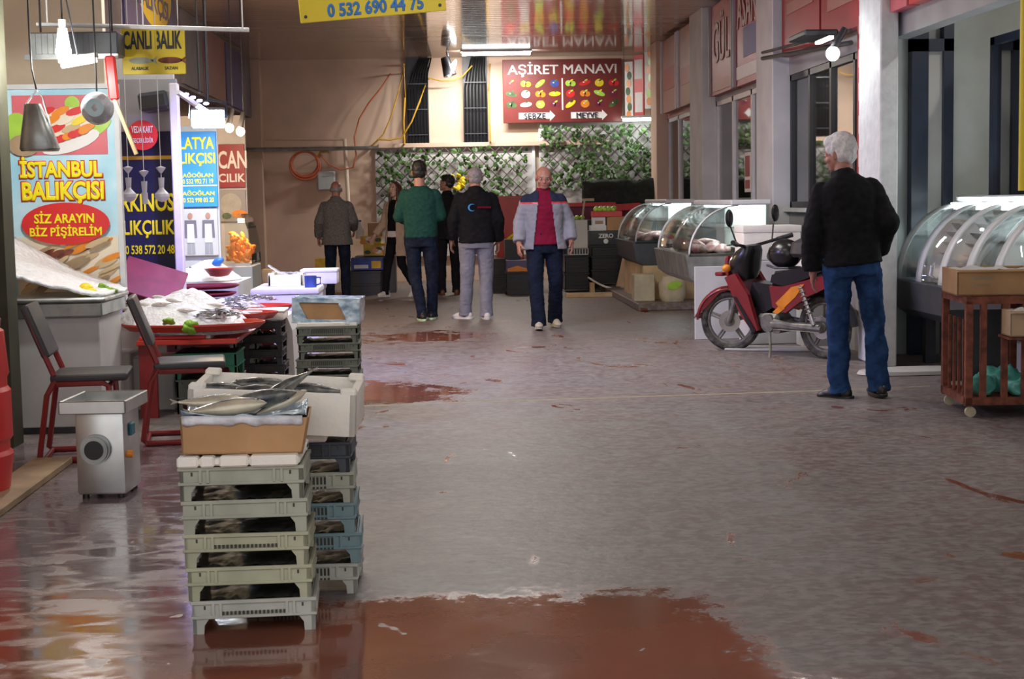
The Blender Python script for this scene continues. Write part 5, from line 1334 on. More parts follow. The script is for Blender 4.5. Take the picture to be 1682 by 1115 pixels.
MB().ell((.075, 0, .10), (.09, .108, .07), (0, .1, 0)).build('visor', 'case_glass', s); MB().tube([(.12, -.09, .02), (0, -.12, -.0), (-.1, -.08, .0), (-.1, .08, 0), (0, .12, 0), (.12, .09, .02)], .01, 6).build('edge_trim', 'dark_panel', s)
s = thing('saddle_bag', 'black bag laid across the rear of the motorcycle seat', 'bag', mcw((-.52, 0, .84)), ang_m)
b = MB(); b.loft([(0, 0, 0, .24, .16), (.03, 0, 0, .26, .19), (.12, 0, 0, .24, .18), (.16, 0, 0, .16, .12)], 24, 3); b.build('body', 'pad_black', s)
MB().tube([(-.1, 0, .15), (-.05, 0, .19), (.05, 0, .19), (.1, 0, .15)], .012, 6).build('handle', 'moto_black', s)

# ------------------------------------------------------------------ rusty trolley with boxes
a = fl(1590, 686); TX, TY = a[0], a[1]
tl, tw, z0, z1 = .42, .60, .10, at(1585, 488, TY)[2]-.02
T = thing('trolley', 'rusty steel frame trolley cut off by the right edge', 'trolley', (TX, TY, 0), -.10)
b = MB(); k = .022
# local: x to the right, y away from camera
def bar(b, p, q, r=k): b.cyl(p, q, r, n=4)
for x_, y_ in ((0, 0), (0, tw), (tl, 0), (tl, tw)): MB().box(x_-k, x_+k, y_-k, y_+k, z0-.03, z1, .003).build('corner_post', 'rust', T, smooth=False)
b = MB()
for z_ in (z0, z1): MB().box(-k, tl, -k, k, z_-k, z_+k).box(-k, tl, tw-k, tw+k, z_-k, z_+k).box(-k, k, 0, tw, z_-k, z_+k).box(tl-k, tl+k, 0, tw, z_-k, z_+k).build('frame_rail', 'rust', T, smooth=False)
for u in (.085, .21, .33): MB().box(u-.018, u+.018, -.015, .015, z0, z1).build('upright_bar', 'rust', T, smooth=False)
for u in (.12, .24, .36, .48): MB().box(-.008, .008, u-.008, u+.008, z0, z1-.12).build('upright_bar', 'rust', T, smooth=False)
MB().box(0, tl, 0, tw, z0-.012, z0+.004).build('base_sheet', 'rust', T, smooth=False)
MB().box(0, tl, tw-.01, tw+.01, z0+.05, z1-.1).build('back_board', 'dark_panel', T, smooth=False)
for x_, y_ in ((0.02, .03), (.02, tw-.03), (tl-.03, .03), (tl-.03, tw-.03)):
    cs = MB().cyl((x_, y_, z0-.03), (x_, y_, .05), .012).build('caster', 'worn_steel', T); MB().cyl((x_, y_-.014, .032), (x_, y_+.014, .032), .032, n=16).build('caster_wheel', 'bag_cream', cs)
def tl2w(p): return tuple(Matrix.Translation((TX, TY, 0)) @ Matrix.Rotation(-.10, 4, 'Z') @ Vector(p))
def carton(label, loc, w_, d_, h_, rz, m='cardboard', flaps=True, txt=None):
    t = thing('cardboard_box', label, 'box', loc, rz, 'cardboard boxes on the trolley')
    b = MB(); kk = .008
    for q in ((-w_/2, w_/2, -d_/2, -d_/2+kk), (-w_/2, w_/2, d_/2-kk, d_/2), (-w_/2, -w_/2+kk, -d_/2, d_/2), (w_/2-kk, w_/2, -d_/2, d_/2)): b.box(*q, 0, h_)
    b.box(-w_/2, w_/2, -d_/2, d_/2, 0, kk); b.build('body', m, t, smooth=False)
    if flaps:
        MB().grid(16, 8, lambda u, v: (-w_/2+.02+(w_-.04)*u, -d_/2+.02+(d_-.04)*v, h_-.01+.03*noise.noise(Vector((u*5, v*4, 7))))).build('paper_liner', 'white_board', t)
        MB().box(-w_/2, w_/2, -d_/2-.035, -d_/2, h_-.012, h_-.004, mx=xf((0, 0, 0), (0, 0, 0))).build('flap', m, t, smooth=False)
    if txt:
        MB().box(-w_*.36, -w_*.08, -d_/2-.002, -d_/2, h_*.62, h_*.74).box(-w_*.34, -w_*.10, -d_/2-.002, -d_/2, h_*.36, h_*.46).build('print', 'wood', t, smooth=False)
    return t
carton('large open cardboard box on top of the rusty trolley', tl2w((.20, .28, z1+.024)), .50, .46, .155, -.13, txt=1)
sh = MB().box(.18, .47, -.20, .03, z1-.22, z1-.205).build('shelf', 'rust', T, smooth=False)
carton('smaller cardboard box with crumpled paper sitting lower at the right edge of the trolley', tl2w((.335, -.125, z1-.20)), .30, .20, .15, -.10, 'cardboard_pale')
random.seed(21)
for k_, (u, v, r) in enumerate(((.13, .20, .10), (.28, .34, .13), (.37, .14, .11))):
    b = MB(); b.ell((0, 0, r*.62), (r, r*.85, r*.62), u=24, v=16)
    for v_ in b.b.verts: v_.co += v_.co.normalized()*(.05*noise.noise(v_.co*11+Vector((k_*5, 0, 0)))+.03*noise.noise(v_.co*27)); v_.co.z = max(0, v_.co.z)
    o = b.build('plastic_bag', 'teal_bag', ang=2); o.location = tl2w((u, v, z0+.006)); tag(o, 'crumpled teal plastic bag in the trolley, %s' % ['nearest its left corner', 'second from its left corner', 'at the photo edge'][k_], 'bag', 'teal bags in the trolley')
# black arm lamp over the middle shop window
p0, p1 = onx(1252, 96, XR-.06), onx(1398, 70, XR-.10)
s = thing('arm_lamp', 'black awning bar with a bright bulb in front of the red sign', 'lamp', p0)
pp = np.array(p1)-np.array(p0)
MB().cyl((0, 0, 0), tuple(pp), .02, n=8).cyl((0, 0, .06), tuple(pp+np.array([0, 0, .10])), .014, n=8).build('arm', 'black_metal', s)
MB().box(-.25, .03, -.3, .3, -.02, .03, .01, mx=xf(tuple(pp*.82+np.array([-.05, 0, .08])), (0, 0, 0))).build('awning_box', 'black_metal', s)
q = np.array(onx(1368, 88, XR-.25))-np.array(p0)
MB().ell(tuple(q), (.055, .055, .06)).build('bulb', 'bulb_white', s); MB().cyl(tuple(q+np.array([0, 0, .04])), tuple(q+np.array([.1, 0, .2])), .028).build('socket', 'black_metal', s)
lamp('bulb_light', 'POINT', tuple(q+np.array([-.15, 0, -.05])), 12, (.92, 1, .96), size=.06, parent=s)
q2 = np.array(onx(1354, 66, XR-.3))-np.array(p0); MB().box(-.02, .02, -.22, .22, -.012, .012, mx=xf(tuple(q2), (0, 0, 0))).build('tube', 'tube_glow', s)
tag(MB().cyl(onx(1681, 330, 3.3)[:2]+(1.35,), onx(1681, 330, 3.3)[:2]+(ZC,), .03).build('gas_pipe', 'sign_yellow'), 'yellow upright pipe at the right edge of the photo', 'pipe')

# ------------------------------------------------------------------ greengrocer stand at the back
def pcrate(label, r, Y, m='black_plastic', d_=.4, group='black produce crates', zfloor=None):
    x, z0, w_, h_ = rect(*r, Y)
    if zfloor is not None: h_ += z0-zfloor; z0 = zfloor
    t = thing('produce_crate', label, 'crate', (x, Y, z0), 0, group); b = MB(); kk = .012
    for q in ((-w_/2, w_/2, d_-kk, d_), (-w_/2, -w_/2+kk, 0, d_), (w_/2-kk, w_/2, 0, d_)): b.box(*q, 0, h_)
    n = 4
    for i in range(n): b.box(-w_/2, w_/2, 0, kk, h_*i/n+.004, h_*(i+.72)/n)
    b.box(-w_/2, w_/2, .005, d_-kk, 0, kk); b.box(-w_/2+kk, w_/2-kk, kk, kk+.01, 0, h_*.95)
    b.build('body', m, t, smooth=False)
    MB().box(-w_/2-.008, w_/2+.008, -.01, d_+.01, h_-.03, h_, .004).build('rim', m, t, smooth=False)
    return t, w_, h_
ry = 22.2
rows = [(970, 1030, 440, 462), (970, 1030, 418, 440), (970, 1030, 404, 418)]
def col(px0, px1, ys, Y, labs, m='black_plastic'):
    for i, lab in enumerate(labs): pcrate(lab, (px0, ys[i+1], px1, ys[i]), Y, m)
fy = fl(1000, 474)[1]
col(972, 1031, [466, 442, 420, 402], 21.9, ['black produce crate, lowest under the printed box beside the glass cases', 'black produce crate, second under the printed box', 'black produce crate, directly under the printed box'])
col(928, 968, [476, 448, 419], 22.0, ['black produce crate, lower one right of the red polo person', 'black produce crate, upper one right of the red polo person'])
col(806, 832, [482, 452, 425], 22.3, ['black produce crate, lower one behind the grey trousers person', 'black produce crate, upper one behind the grey trousers person'])
pcrate('low black crate on the floor left of the red polo person', (831, 446, 880, 484), 21.6)
col(574, 626, [486, 466, 445], 22.3, ['black produce crate, lower one between blazer person and beige coat person', 'black produce crate, upper one between blazer person and beige coat person'])
x, z0, w_, h_ = rect(968, 378, 1029, 402, 21.88)
s = thing('printed_box', 'black printed produce box with white lettering beneath cardboard boxes', 'box', (x, 21.88, z0))
MB().box(-w_/2, w_/2, 0, .4, 0, h_-.004, .004).build('body', 'black_plastic', s, smooth=False); text(s, 'ZERO', 'letter_white', .1, -.03, h_*.62, -.004, .04, w_*.4, h_*.3); MB().disc(-.03, h_*.25, .035, .035, 0).build('badge', 'letter_white', s)
x, z0, w_, h_ = rect(997, 356, 1028, 379, 21.9)
tag(MB().box(x-w_/2, x+w_/2, 21.9, 22.2, z0, z0+h_, .004).build('cardboard_box', 'cardboard', smooth=False), 'small brown cardboard box on the printed box under the apples', 'box')
x, z0, w_, h_ = rect(970, 357, 996, 379, 21.9)
s = thing('white_carton', 'white open carton on the printed box', 'box', (x, 21.9, z0)); MB().box(-w_/2, w_/2, 0, .25, 0, h_*.4).build('base', 'sign_white', s); MB().box(-w_*.35, w_*.45, 0.02, .2, h_*.4, h_).build('tub', 'sign_white', s); MB().box(-w_*.2, w_*.3, .012, .02, h_*.5, h_*.75).build('label', 'wood', s)
tag(MB().box(-.16, .16, 0, .02, -1.0, .40, mx=xf(at(1048, 392, 21.6), (.06, .22, 0))).build('cardboard_sheet', 'cardboard_pale'), 'loose cardboard sheet leaning between crates and the glass case', 'cardboard')
x, z0, w_, h_ = rect(941, 361, 964, 407, 21.95)
tag(MB().box(x-w_/2, x+w_/2, 21.85, 21.9, z0, z0+h_).build('white_board', 'white_board', smooth=False), 'plain white board standing at the front of the produce stand', 'board')
x, z0, w_, h_ = rect(934, 408, 966, 418, 21.9)
s = thing('wire_basket', 'pale wire basket under the plain white board', 'basket', (x, 21.9, z0)); b = MB()
for k_ in range(8): b.cyl((-w_/2+w_*k_/7, 0, 0), (-w_/2+w_*k_/7, 0, h_), .006, n=5)
for z_ in (0, h_): b.cyl((-w_/2, 0, z_), (w_/2, 0, z_), .007, n=5)
b.build('wires', 'white_metal', s); MB().box(-w_/2, w_/2, .02, .3, 0, h_*.9).build('liner', 'dark_panel', s)
# stand body and red trays
x, z0, w_, h_ = rect(925, 330, 1078, 470, 23.0)
s = thing('produce_stand', 'stepped dark produce stand with red edges under the ivy', 'stand', (x, 23.0, 0))
SBT = at(940, 362, 23.05)[2]; MB().box(-w_/2, w_/2, 0, 1.2, 0, SBT).build('body', 'black_plastic', s, smooth=False); MB().box(-w_/2, w_/2, .7, 1.3, 0, z0+h_-.05).build('upper_step', 'burgundy', s, smooth=False)
MB().box(-w_/2, w_*.12, .62, .70, z0+h_-.08, z0+h_-.02).build('red_edge', 'scarlet', s, smooth=False)
MB().box(w_*.05, w_*.40, .35, .42, z0+h_-.16, z0+h_-.06, mx=xf((0, 0, 0), (0, -.04, 0))).build('red_edge', 'scarlet', s, smooth=False)
a = at(966, 328, 22.6); tag(MB().box(a[0]-.09, a[0]+.09, a[1], a[1]+.03, a[2]-.02, a[2]+.02).cyl((a[0]-.05, a[1]+.01, a[2]), (a[0]-.24, a[1]+.01, .02), .015, n=6).build('price_holder', 'bag_cream'), 'cream price card on a slim leaning rod at the produce stand', 'card')
x, z0, w_, h_ = rect(974, 347, 1022, 356, 21.95)
s = thing('apple_tray', 'red tray of green apples on the cardboard boxes', 'tray', (x, 21.95, z0)); MB().box(-w_/2, w_/2, 0, .3, 0, h_, .004).build('body', 'scarlet', s, smooth=False)
random.seed(2); ap = None
for k_ in range(14):
    p = (x-w_/2+.05+.062*(k_ % 5)+.02*(k_//5), 22.0+.08*(k_//5), z0+h_+.03+.012*(k_//5))
    if k_ >= 10: p = (at(930+9*(k_-10), 358, 23.05)[0], 23.06+.05*(k_ % 2), SBT+.038)
    if ap is None:
        ap = thing('green_apple', 'green apple in the red tray of the produce stand', 'apple', p, 0, 'green apples on the produce stand'); MB().ell((0, 0, 0), (.042, .042, .038), u=12, v=8).build('flesh', 'apple_green', ap); MB().cyl((0, 0, .03), (.004, 0, .05), .003, n=5).build('stem', 'wood', ap)
    else:
        c = dup(ap, p, label='green apple in the red tray of the produce stand' if k_ < 10 else 'green apple lying loose behind the plain white board', group='green apples on the produce stand' if k_ < 10 else 'loose green apples')
b = MB(); x, z0, w_, h_ = rect(952, 296, 1076, 330, 24.4)
NB = z0-.02
b.grid(20, 8, lambda u, v: (x-w_/2+w_*u, 24.0+.08*noise.noise(Vector((u*6, v*3, 1))), z0-.05+(h_+.05)*v*(1+.1*noise.noise(Vector((u*5, 1, 2))))))
o = b.build('shade_net', 'shade_net', ang=3); o.modifiers.new('s', 'SOLIDIFY').thickness = .01; tag(o, 'dark crumpled shade net above the produce stand', 'net')
x, z0, w_, h_ = rect(826, 322, 848, 366, 23.0)
tag(MB().box(x-w_, x+w_, 23.0, 23.4, 0, z0+h_, .01).build('red_counter', 'red_plastic'), 'orange red counter board behind the red polo person', 'counter')
# white dish shape and timber on the floor
a = fl(1000, 481)
s = thing('white_tub', 'white upturned tub lying at the foot of the black crates', 'tub', (a[0]+.05, a[1]-.10, .0)); b = MB(); b.grid(20, 6, lambda u, v: (-.34+.72*u, -.16+.3*v, .20-.12*math.sin(u*PI)*(1)+.04*(1-u)**3)); o = b.build('shell', 'sign_white', s); o.modifiers.new('s', 'SOLIDIFY').thickness = .025
for q in (-.3, .3): MB().box(q-.03, q+.03, -.08, .08, 0, .16).build('foot', 'pale_wood', s, smooth=False)
p0, p1 = fl(930, 489), fl(1040, 487)
tag(MB().box(p0[0], p1[0]-.25, p0[1], p0[1]+.12, 0, .06, .004).build('timber', 'pale_wood'), 'pale timber lying on the floor before the produce stand', 'timber')
# left produce
for k_, (r, m, nm, lab) in enumerate([((597, 400, 640, 420), 'box_yellow', 'fruit_box', 'yellow fruit box at the bottom behind the beige coat person'), ((592, 388, 626, 401), 'box_yellow', 'fruit_box', 'yellow printed fruit box at the top left of the produce pile'), ((604, 366, 628, 388), 'cardboard', 'cardboard_box', 'brown cardboard box standing on the yellow fruit boxes')]):
    x, z0, w_, h_ = rect(*r, 22.6+.05*k_)
    s = thing(nm, lab, 'box', (x, 22.6+.05*k_, z0)); MB().box(-w_/2, w_/2, 0, .35, 0, h_, .004).build('body', m, s, smooth=False)
    if k_ < 2:
        b = MB()
        for q in range(7): b.m = q % 3; b.disc(random.uniform(-.4, .4)*w_, random.uniform(.25, .75)*h_, .05, .03, -.0005*q)
        b.build('fruit_print', ['moto_orange', 'ivy', 'sign_white'], s, smooth=False)
x, z0, w_, h_ = rect(576, 424, 628, 444, 22.25)
s = thing('blue_box', 'blue printed fruit box on the black crates left of the beige coat person', 'box', (x, 22.3, z0)); MB().box(-w_/2, w_/2, 0, .35, 0, h_, .004).build('body', 'box_blue', s, smooth=False)
b = MB(); b.m = 0; b.box(-w_*.4, w_*.05, -.004, 0, h_*.15, h_*.45); b.m = 1; b.box(w_*.15, w_*.45, -.004, 0, h_*.15, h_*.75); b.build('print', ['sign_white', 'box_yellow'], s, smooth=False)
x, z0, w_, h_ = rect(585, 420, 640, 486, 22.9); tag(MB().box(x-w_/2, x+w_*.7, 22.75, 23.3, 0, z0+h_*1.0).build('produce_table', 'dark_panel'), 'dark table under the yellow fruit boxes', 'table')
x, y, z = at(591, 383, 22.75)
s = thing('plastic_jug', 'white plastic jug standing at the left of the produce pile', 'jug', (x, y, z-.08)); MB().loft([(0, 0, 0, .06, .05), (.16, 0, 0, .06, .05), (.22, 0, 0, .025, .025), (.25, 0, 0, .025, .025)], 16).build('body', 'sign_white', s); MB().cyl((0, 0, .25), (0, 0, .275), .028).build('cap', 'box_blue', s)
x, z0, w_, h_ = rect(518, 425, 536, 486, 22.4)
tag(MB().box(x-w_/2, x+w_/2, 22.4, 22.8, 0, z0+h_).build('yellow_crate', 'box_yellow'), 'yellow crate at the left of the grey blazer person', 'crate')
x, z0, w_, h_ = rect(832, 376, 850, 420, 22.0)
s = thing('banana_box', 'dark box of yellow bananas left of the red polo person', 'box', (x, 22.1, z0)); MB().box(-w_/2-.02, w_/2+.05, 0, .3, -z0, h_*.6).build('body', 'black_plastic', s)
for k_ in range(3): MB().tube([(-.07+.04*k_, .0, h_*.62), (-.02+.04*k_, -.02, h_*.70+.03*k_), (.04+.03*k_, 0, h_*.82+.03*k_)], [.012, .02, .01], 7).build('banana', 'lemon', s)
x, z0, w_, h_ = rect(832, 428, 868, 447, 21.65)
s = thing('printed_carton', 'purple and orange printed carton on the low black crate', 'box', (x, 21.65, z0+.003)); MB().box(-w_/2, w_/2, 0, .3, 0, h_, .004).build('body', 'purple_panel', s, smooth=False); MB().prism([(-w_*.45, h_*.05), (w_*.45, h_*.05), (w_*.45, h_*.3), (0, h_*.55), (-w_*.45, h_*.3)], 0, -.003).build('print', 'moto_orange', s, smooth=False)

# ------------------------------------------------------------------ people (local frame: +y is where the body faces, +x its right)
def hand_geo(b, w_, d, nrm, side, curl=.35):
    """five fingers; w_ wrist, d direction down the hand, nrm palm normal, side +1/-1: where the thumb lies along across"""
    w_, d, nrm = Vector(w_), Vector(d).normalized(), Vector(nrm); nrm = (nrm-d*nrm.dot(d)).normalized(); ac = d.cross(nrm)*side
    b.cap(w_-d*.01, w_+d*.03, .026, .028, 12)
    m = Matrix((ac, nrm, d)).transposed().to_4x4()
    q = bmesh.ops.create_uvsphere(b.b, u_segments=14, v_segments=10, radius=1)['verts']
    bmesh.ops.transform(b.b, matrix=Matrix.Translation(w_+d*.055) @ m @ Matrix.Diagonal((.042, .018, .052, 1)), verts=q)
    for i, (u, L) in enumerate(((.032, .070), (.011, .078), (-.011, .073), (-.031, .058))):
        p = w_+d*(.092-.003*abs(i-1))+ac*u*1.05; dd = (d+ac*u*2.2+nrm*.12).normalized()
        for k, f in enumerate((.45, .32, .26)):
            e = p+dd*L*f; b.cap(p, e, .0095-.0010*k, .0088-.0012*k, 8); p = e; dd = (dd+nrm*curl*(1+.2*i)).normalized()
    p = w_+d*.030+ac*.034; dd = (d*.75+ac*.7+nrm*.25).normalized()
    for k, L in enumerate((.036, .030, .024)): e = p+dd*L; b.cap(p, e, .0125-.0012*k, .0112-.0014*k, 8); p = e; dd = (dd+d*.35+nrm*.15).normalized()
def person(spec):
    S = spec; hs = S.get('h', 1.72)/1.72; fem = S.get('fem', 0)
    P = thing('person', S['label'], 'person', S['loc'], S.get('rz', 0)); P.scale = (S.get('wx', 1.)*hs, S.get('wx', 1.)*hs, hs)
    J = dict(shL=(-.160, 0, 1.375), shR=(.160, 0, 1.375), elL=(-.225, -.03, 1.12), elR=(.225, -.03, 1.12), wrL=(-.26, .03, .88), wrR=(.26, .03, .88),
             hpL=(-.09, 0, .93), hpR=(.09, 0, .93), knL=(-.10, .02, .50), knR=(.10, .02, .50), anL=(-.11, -.02, .085), anR=(.11, -.02, .085),
             neck=(0, -.02, 1.44), head=(0, .015, 1.60))
    J.update(S.get('J', {})); J = {k: Vector(v) for k, v in J.items()}
    yaw = S.get('yaw', 0.); pit = S.get('pitch', 0.); skin = S.get('skin', 'skin')
    HM = Matrix.Translation(J['head']) @ Euler((pit, 0, yaw)).to_matrix().to_4x4()
    hp = lambda *p: HM @ Vector(p)
    b = MB()
    def hell(c, r, rot=(0, 0, 0), u=18, v=12):
        q = bmesh.ops.create_uvsphere(b.b, u_segments=u, v_segments=v, radius=1)['verts']
        bmesh.ops.transform(b.b, matrix=HM @ xf(c, rot, r), verts=q)
    hell((0, -.012, .030), (.074, .094, .088)); hell((0, .022, -.03), (.062, .068, .075)); hell((0, .052, -.078), (.040, .034, .030)); hell((0, .058, .02), (.058, .032, .045))
    hell((0, .094, -.018), (.013, .022, .017)); hell((0, .082, .008), (.010, .018, .032), (.25, 0, 0)); hell((0, .078, -.055), (.026, .014, .014)); hell((0, .066, .038), (.055, .022, .012))
    for s_ in (-1, 1):
        hell((s_*.076, -.008, -.004), (.010, .022, .034), (.15, 0, -s_*.35), 12, 10); hell((s_*.042, .056, -.022), (.024, .022, .022))
    b.cap(J['neck']+Vector((0, 0, -.03)), hp(0, -.018, -.04), .060, .054, 16)
    b.loft([(.86, 0, 0, .15, .10), (1.0, 0, 0, .14, .095), (1.15, 0, 0, .135, .095), (1.30, 0, 0, .155, .10), (1.39, 0, -.01, .15, .085), (1.44, 0, -.015, .07, .06)], 20, 2.2)
    for s_ in 'LR':
        sg = -1 if s_ == 'L' else 1
        b.cap(J['sh'+s_]+Vector((0, 0, -.02)), J['el'+s_], .042, .038); b.cap(J['el'+s_], J['wr'+s_], .038, .026)
        b.cap(J['hp'+s_], J['kn'+s_], .075, .052); b.cap(J['kn'+s_], J['an'+s_], .050, .036)
        hd = S.get('hand'+s_) or ((J['wr'+s_]-J['el'+s_]).normalized()+Vector((0, .1, -.4)), (-sg, -.2, 0))
        nrm = Vector(hd[1]); d = Vector(hd[0]).normalized()
        n2 = (nrm-d*nrm.dot(d)).normalized(); ac = d.cross(n2); side = 1 if ac.dot(Vector(S.get('thumb'+s_, (0, 1, .1)))) > 0 else -1
        hand_geo(b, J['wr'+s_], d, nrm, side, S.get('curl', .35))
    me = remesh(b, .0055, 3)
    link('body', me, skin, P, ang=3)
    # face
    for s_ in (-1, 1):
        o = MB().ell((0, 0, 0), (.0115, .0115, .0085), u=10, v=8).build('eye', 'eye_white', P); o.matrix_local = HM @ xf((s_*.031, .0765, .012))
        i_ = MB().ell((0, .008, 0), .0065, u=8, v=6).build('iris', 'black_plastic', o)
        o = MB().ell((0, 0, 0), (.019, .006, .0045), (0, s_*-.12, s_*-.3), 8, 6).build('eyebrow', S.get('brow', S['hair']), P); o.matrix_local = HM @ xf((s_*.032, .0865, .036))
    o = MB().ell((0, 0, 0), (.023, .007, .0075), u=12, v=6).build('lips', 'lips', P); o.matrix_local = HM @ xf((0, .0875, -.052))
    # hair
    hs_ = S.get('hairstyle', 'short'); b = MB()
    if hs_ in ('short', 'full'):
        k = .010 if hs_ == 'short' else .020
        hell((0, -.024, .044), (.078+k*.4, .090+k, .084+k)); hell((0, -.045, -.01), (.068+k*.6, .060+k*.6, .066)); hell((0, .018, .085), (.058+k, .052+k, .032+k))
    elif hs_ == 'bald':
        hell((0, -.058, .0), (.068, .046, .052)); hell((.052, -.030, .0), (.026, .040, .040)); hell((-.052, -.030, .0), (.026, .040, .040))
    elif hs_ == 'thin':
        hell((0, -.036, .034), (.080, .080, .080)); hell((0, -.050, -.018), (.070, .055, .058))
    elif hs_ == 'long':
        hell((0, -.030, .042), (.090, .095, .092)); hell((0, -.055, -.03), (.088, .062, .10))
        for s_ in (-1, 1):
            hell((s_*.066, .005, -.03), (.026, .045, .085)); hell((s_*.075, .022, -.14), (.030, .034, .10)); hell((s_*.080, .045, -.25), (.022, .026, .08))
        hell((0, -.065, -.15), (.075, .04, .12))
    me = remesh(b, .006, 3); wrinkle(me, .007 if hs_ != 'bald' else .003, 34, 1, .7); link('hair', me, S['hair'], P, ang=3)
    # trousers
    tr = S['trousers']; b = MB(); fit = tr.get('fit', 1.)
    b.loft([(.80, 0, 0, .165*fit, .115*fit), (.90, 0, -.005, .175*fit, .125*fit), (1.0, 0, 0, .158*fit, .112*fit), (1.06, 0, 0, .15*fit, .105*fit)], 24, 2.3)
    for s_ in 'LR':
        b.cap(J['hp'+s_]+Vector((0, 0, -.03)), J['kn'+s_], .096*fit, .072*fit, 16); b.cap(J['kn'+s_], J['an'+s_]+Vector((0, 0, -.005)), .070*fit, tr.get('cuff', .062), 16)
        b.cyl(J['an'+s_]+Vector((0, 0, .05)), J['an'+s_]+Vector((0, .0, -.05)), tr.get('cuff', .062)*.98, tr.get('cuff', .062)*1.08, 16)
    me = remesh(b, .008, 3); wrinkle(me, tr.get('wr', .012)*.55, 11, 3, .8); wrinkle(me, .004, 30, 8, 1.6); link('trousers', me, tr['m'], P, ang=3)
    # shoes
    for s_ in 'LR':
        sg = -1 if s_ == 'L' else 1; A = J['an'+s_]; t = S.get('toe'+s_, (0., sg*-.18)); g = S.get('shoe_k', 1.)
        sh = bpy.data.objects.new('shoe', None)
        b = MB(); b.ell((0, -.045, .040), (.037, .045, .045)); b.ell((0, .06, .035), (.042, .09, .036)); b.ell((0, .115, .028), (.040, .055, .026)); b.cap((0, -.02, .06), (0, -.015, .10), .040, .040, 14); b.ell((0, .03, .06), (.036, .06, .03))
        me = remesh(b, .006, 3)
        mx = Matrix.Translation((A.x, A.y, A.z-.085)) @ Euler((t[0], 0, t[1])).to_matrix().to_4x4() @ Matrix.Scale(g, 4)
        o = link('shoe', me, S['shoes'], P, ang=3); o.matrix_local = mx
        b = MB(); b.loft([(.0, 0, .03, .041, .128), (.016, 0, .03, .044, .132), (.022, 0, .03, .042, .128)], 24, 2.5); b.build('sole', S.get('sole', 'shoe_white'), o)
    # upper clothes, innermost first
    for c in S['tops']:
        b = MB(); k = c.get('k', 1.); hem = c['hem']; r = c.get('sl', (.064, .060, .050)); hw, hd_ = c.get('hemw', (.175, .125))
        rings = [(hem, 0, 0, hw, hd_)]
        for z_, rx, ry in ((1.0, .172, .125), (1.12, .172, .122), (1.25, .180, .125), (1.33, .183, .116), (1.385, .160, .10), (1.42, .118, .088), (1.455, .078, .072)):
            if z_ > hem+.04: rings.append((z_, 0, -.005, rx*k*c.get('tw', 1.), ry*k))
        b.loft(rings, 28, 2.4)
        for s_ in 'LR':
            if not c.get('sleeves', True): continue
            a, e, w_ = J['sh'+s_], J['el'+s_], J['wr'+s_]
            b.cap(a+Vector((0, 0, -.02)), e, r[0], r[1]*k, 16)
            w2 = e+(w_-e)*c.get('slen', .97); b.cap(e, e+(w2-e)*.55, r[1]*k, (r[1]+r[2])/2*k, 16); b.cyl(e+(w2-e)*.5, w2, (r[1]+r[2])/2*k, r[2]*k*1.02, 16)
        if c.get('collar'):
            b.cyl(J['neck']+Vector((0, -.005, -.04)), J['neck']+Vector((0, .01, .045)), .092, .072, 20)
        me = remesh(b, .009, 4); wrinkle(me, c.get('wr', .010)*.7, 9, 5, .7); wrinkle(me, .005, 24, 2, 1.3)
        if c.get('open'):
            bm = bmesh.new(); bm.from_mesh(me); w0, w1 = c['open']
            kill = [f for f in bm.faces if (lambda q: q.y > .02 and abs(q.x-c.get('ox', 0)) < w0+(w1-w0)*(1.45-q.z)/(1.45-hem))(f.calc_center_median())]
            bmesh.ops.delete(bm, geom=kill, context='FACES'); bm.to_mesh(me); bm.free()
        o = link(c['name'], me, c['m'], P, ang=3)
        if c.get('fn'):
            for f in me.polygons: f.material_index = c['fn'](f.center)
        if c.get('open'): o.modifiers.new('s', 'SOLIDIFY').thickness = .012
    if S.get('lean'): P.rotation_euler = (0, S['lean'], S.get('rz', 0))
    return P, HM
# white-haired person at right
x, y, _ = fl(1428, 655)
person(dict(label='white-haired person in a black jacket and blue jeans by the display case', loc=(x-.04, y+.05, 0), lean=-.075, rz=-.10, h=1.75, wx=.98, hair='hair_white', hairstyle='full', yaw=.95, pitch=-.12, skin='skin_ruddy',
    J=dict(head=(-.02, .045, 1.585), neck=(-.01, .0, 1.44), elL=(-.225, -.02, 1.12), wrL=(-.245, .06, .86), elR=(.245, -.04, 1.13), wrR=(.20, .12, .95), anL=(-.135, .03, .085), anR=(.125, .03, .085), knL=(-.115, .03, .5), knR=(.125, .03, .5)),
    trousers=dict(m='jeans', fit=1.06, cuff=.069, wr=.036), shoes='shoe_black', sole='shoe_black', toeL=(0, .95), toeR=(0, .2),
    tops=[dict(name='shirt_hem', m='trouser_navy', hem=.90, hemw=(.172, .125), sleeves=False), dict(name='jacket', m='black_cloth', hem=.875, k=1.08, hemw=(.20, .155), collar=True, sl=(.068, .076, .064), slen=1.0, wr=.016)]))
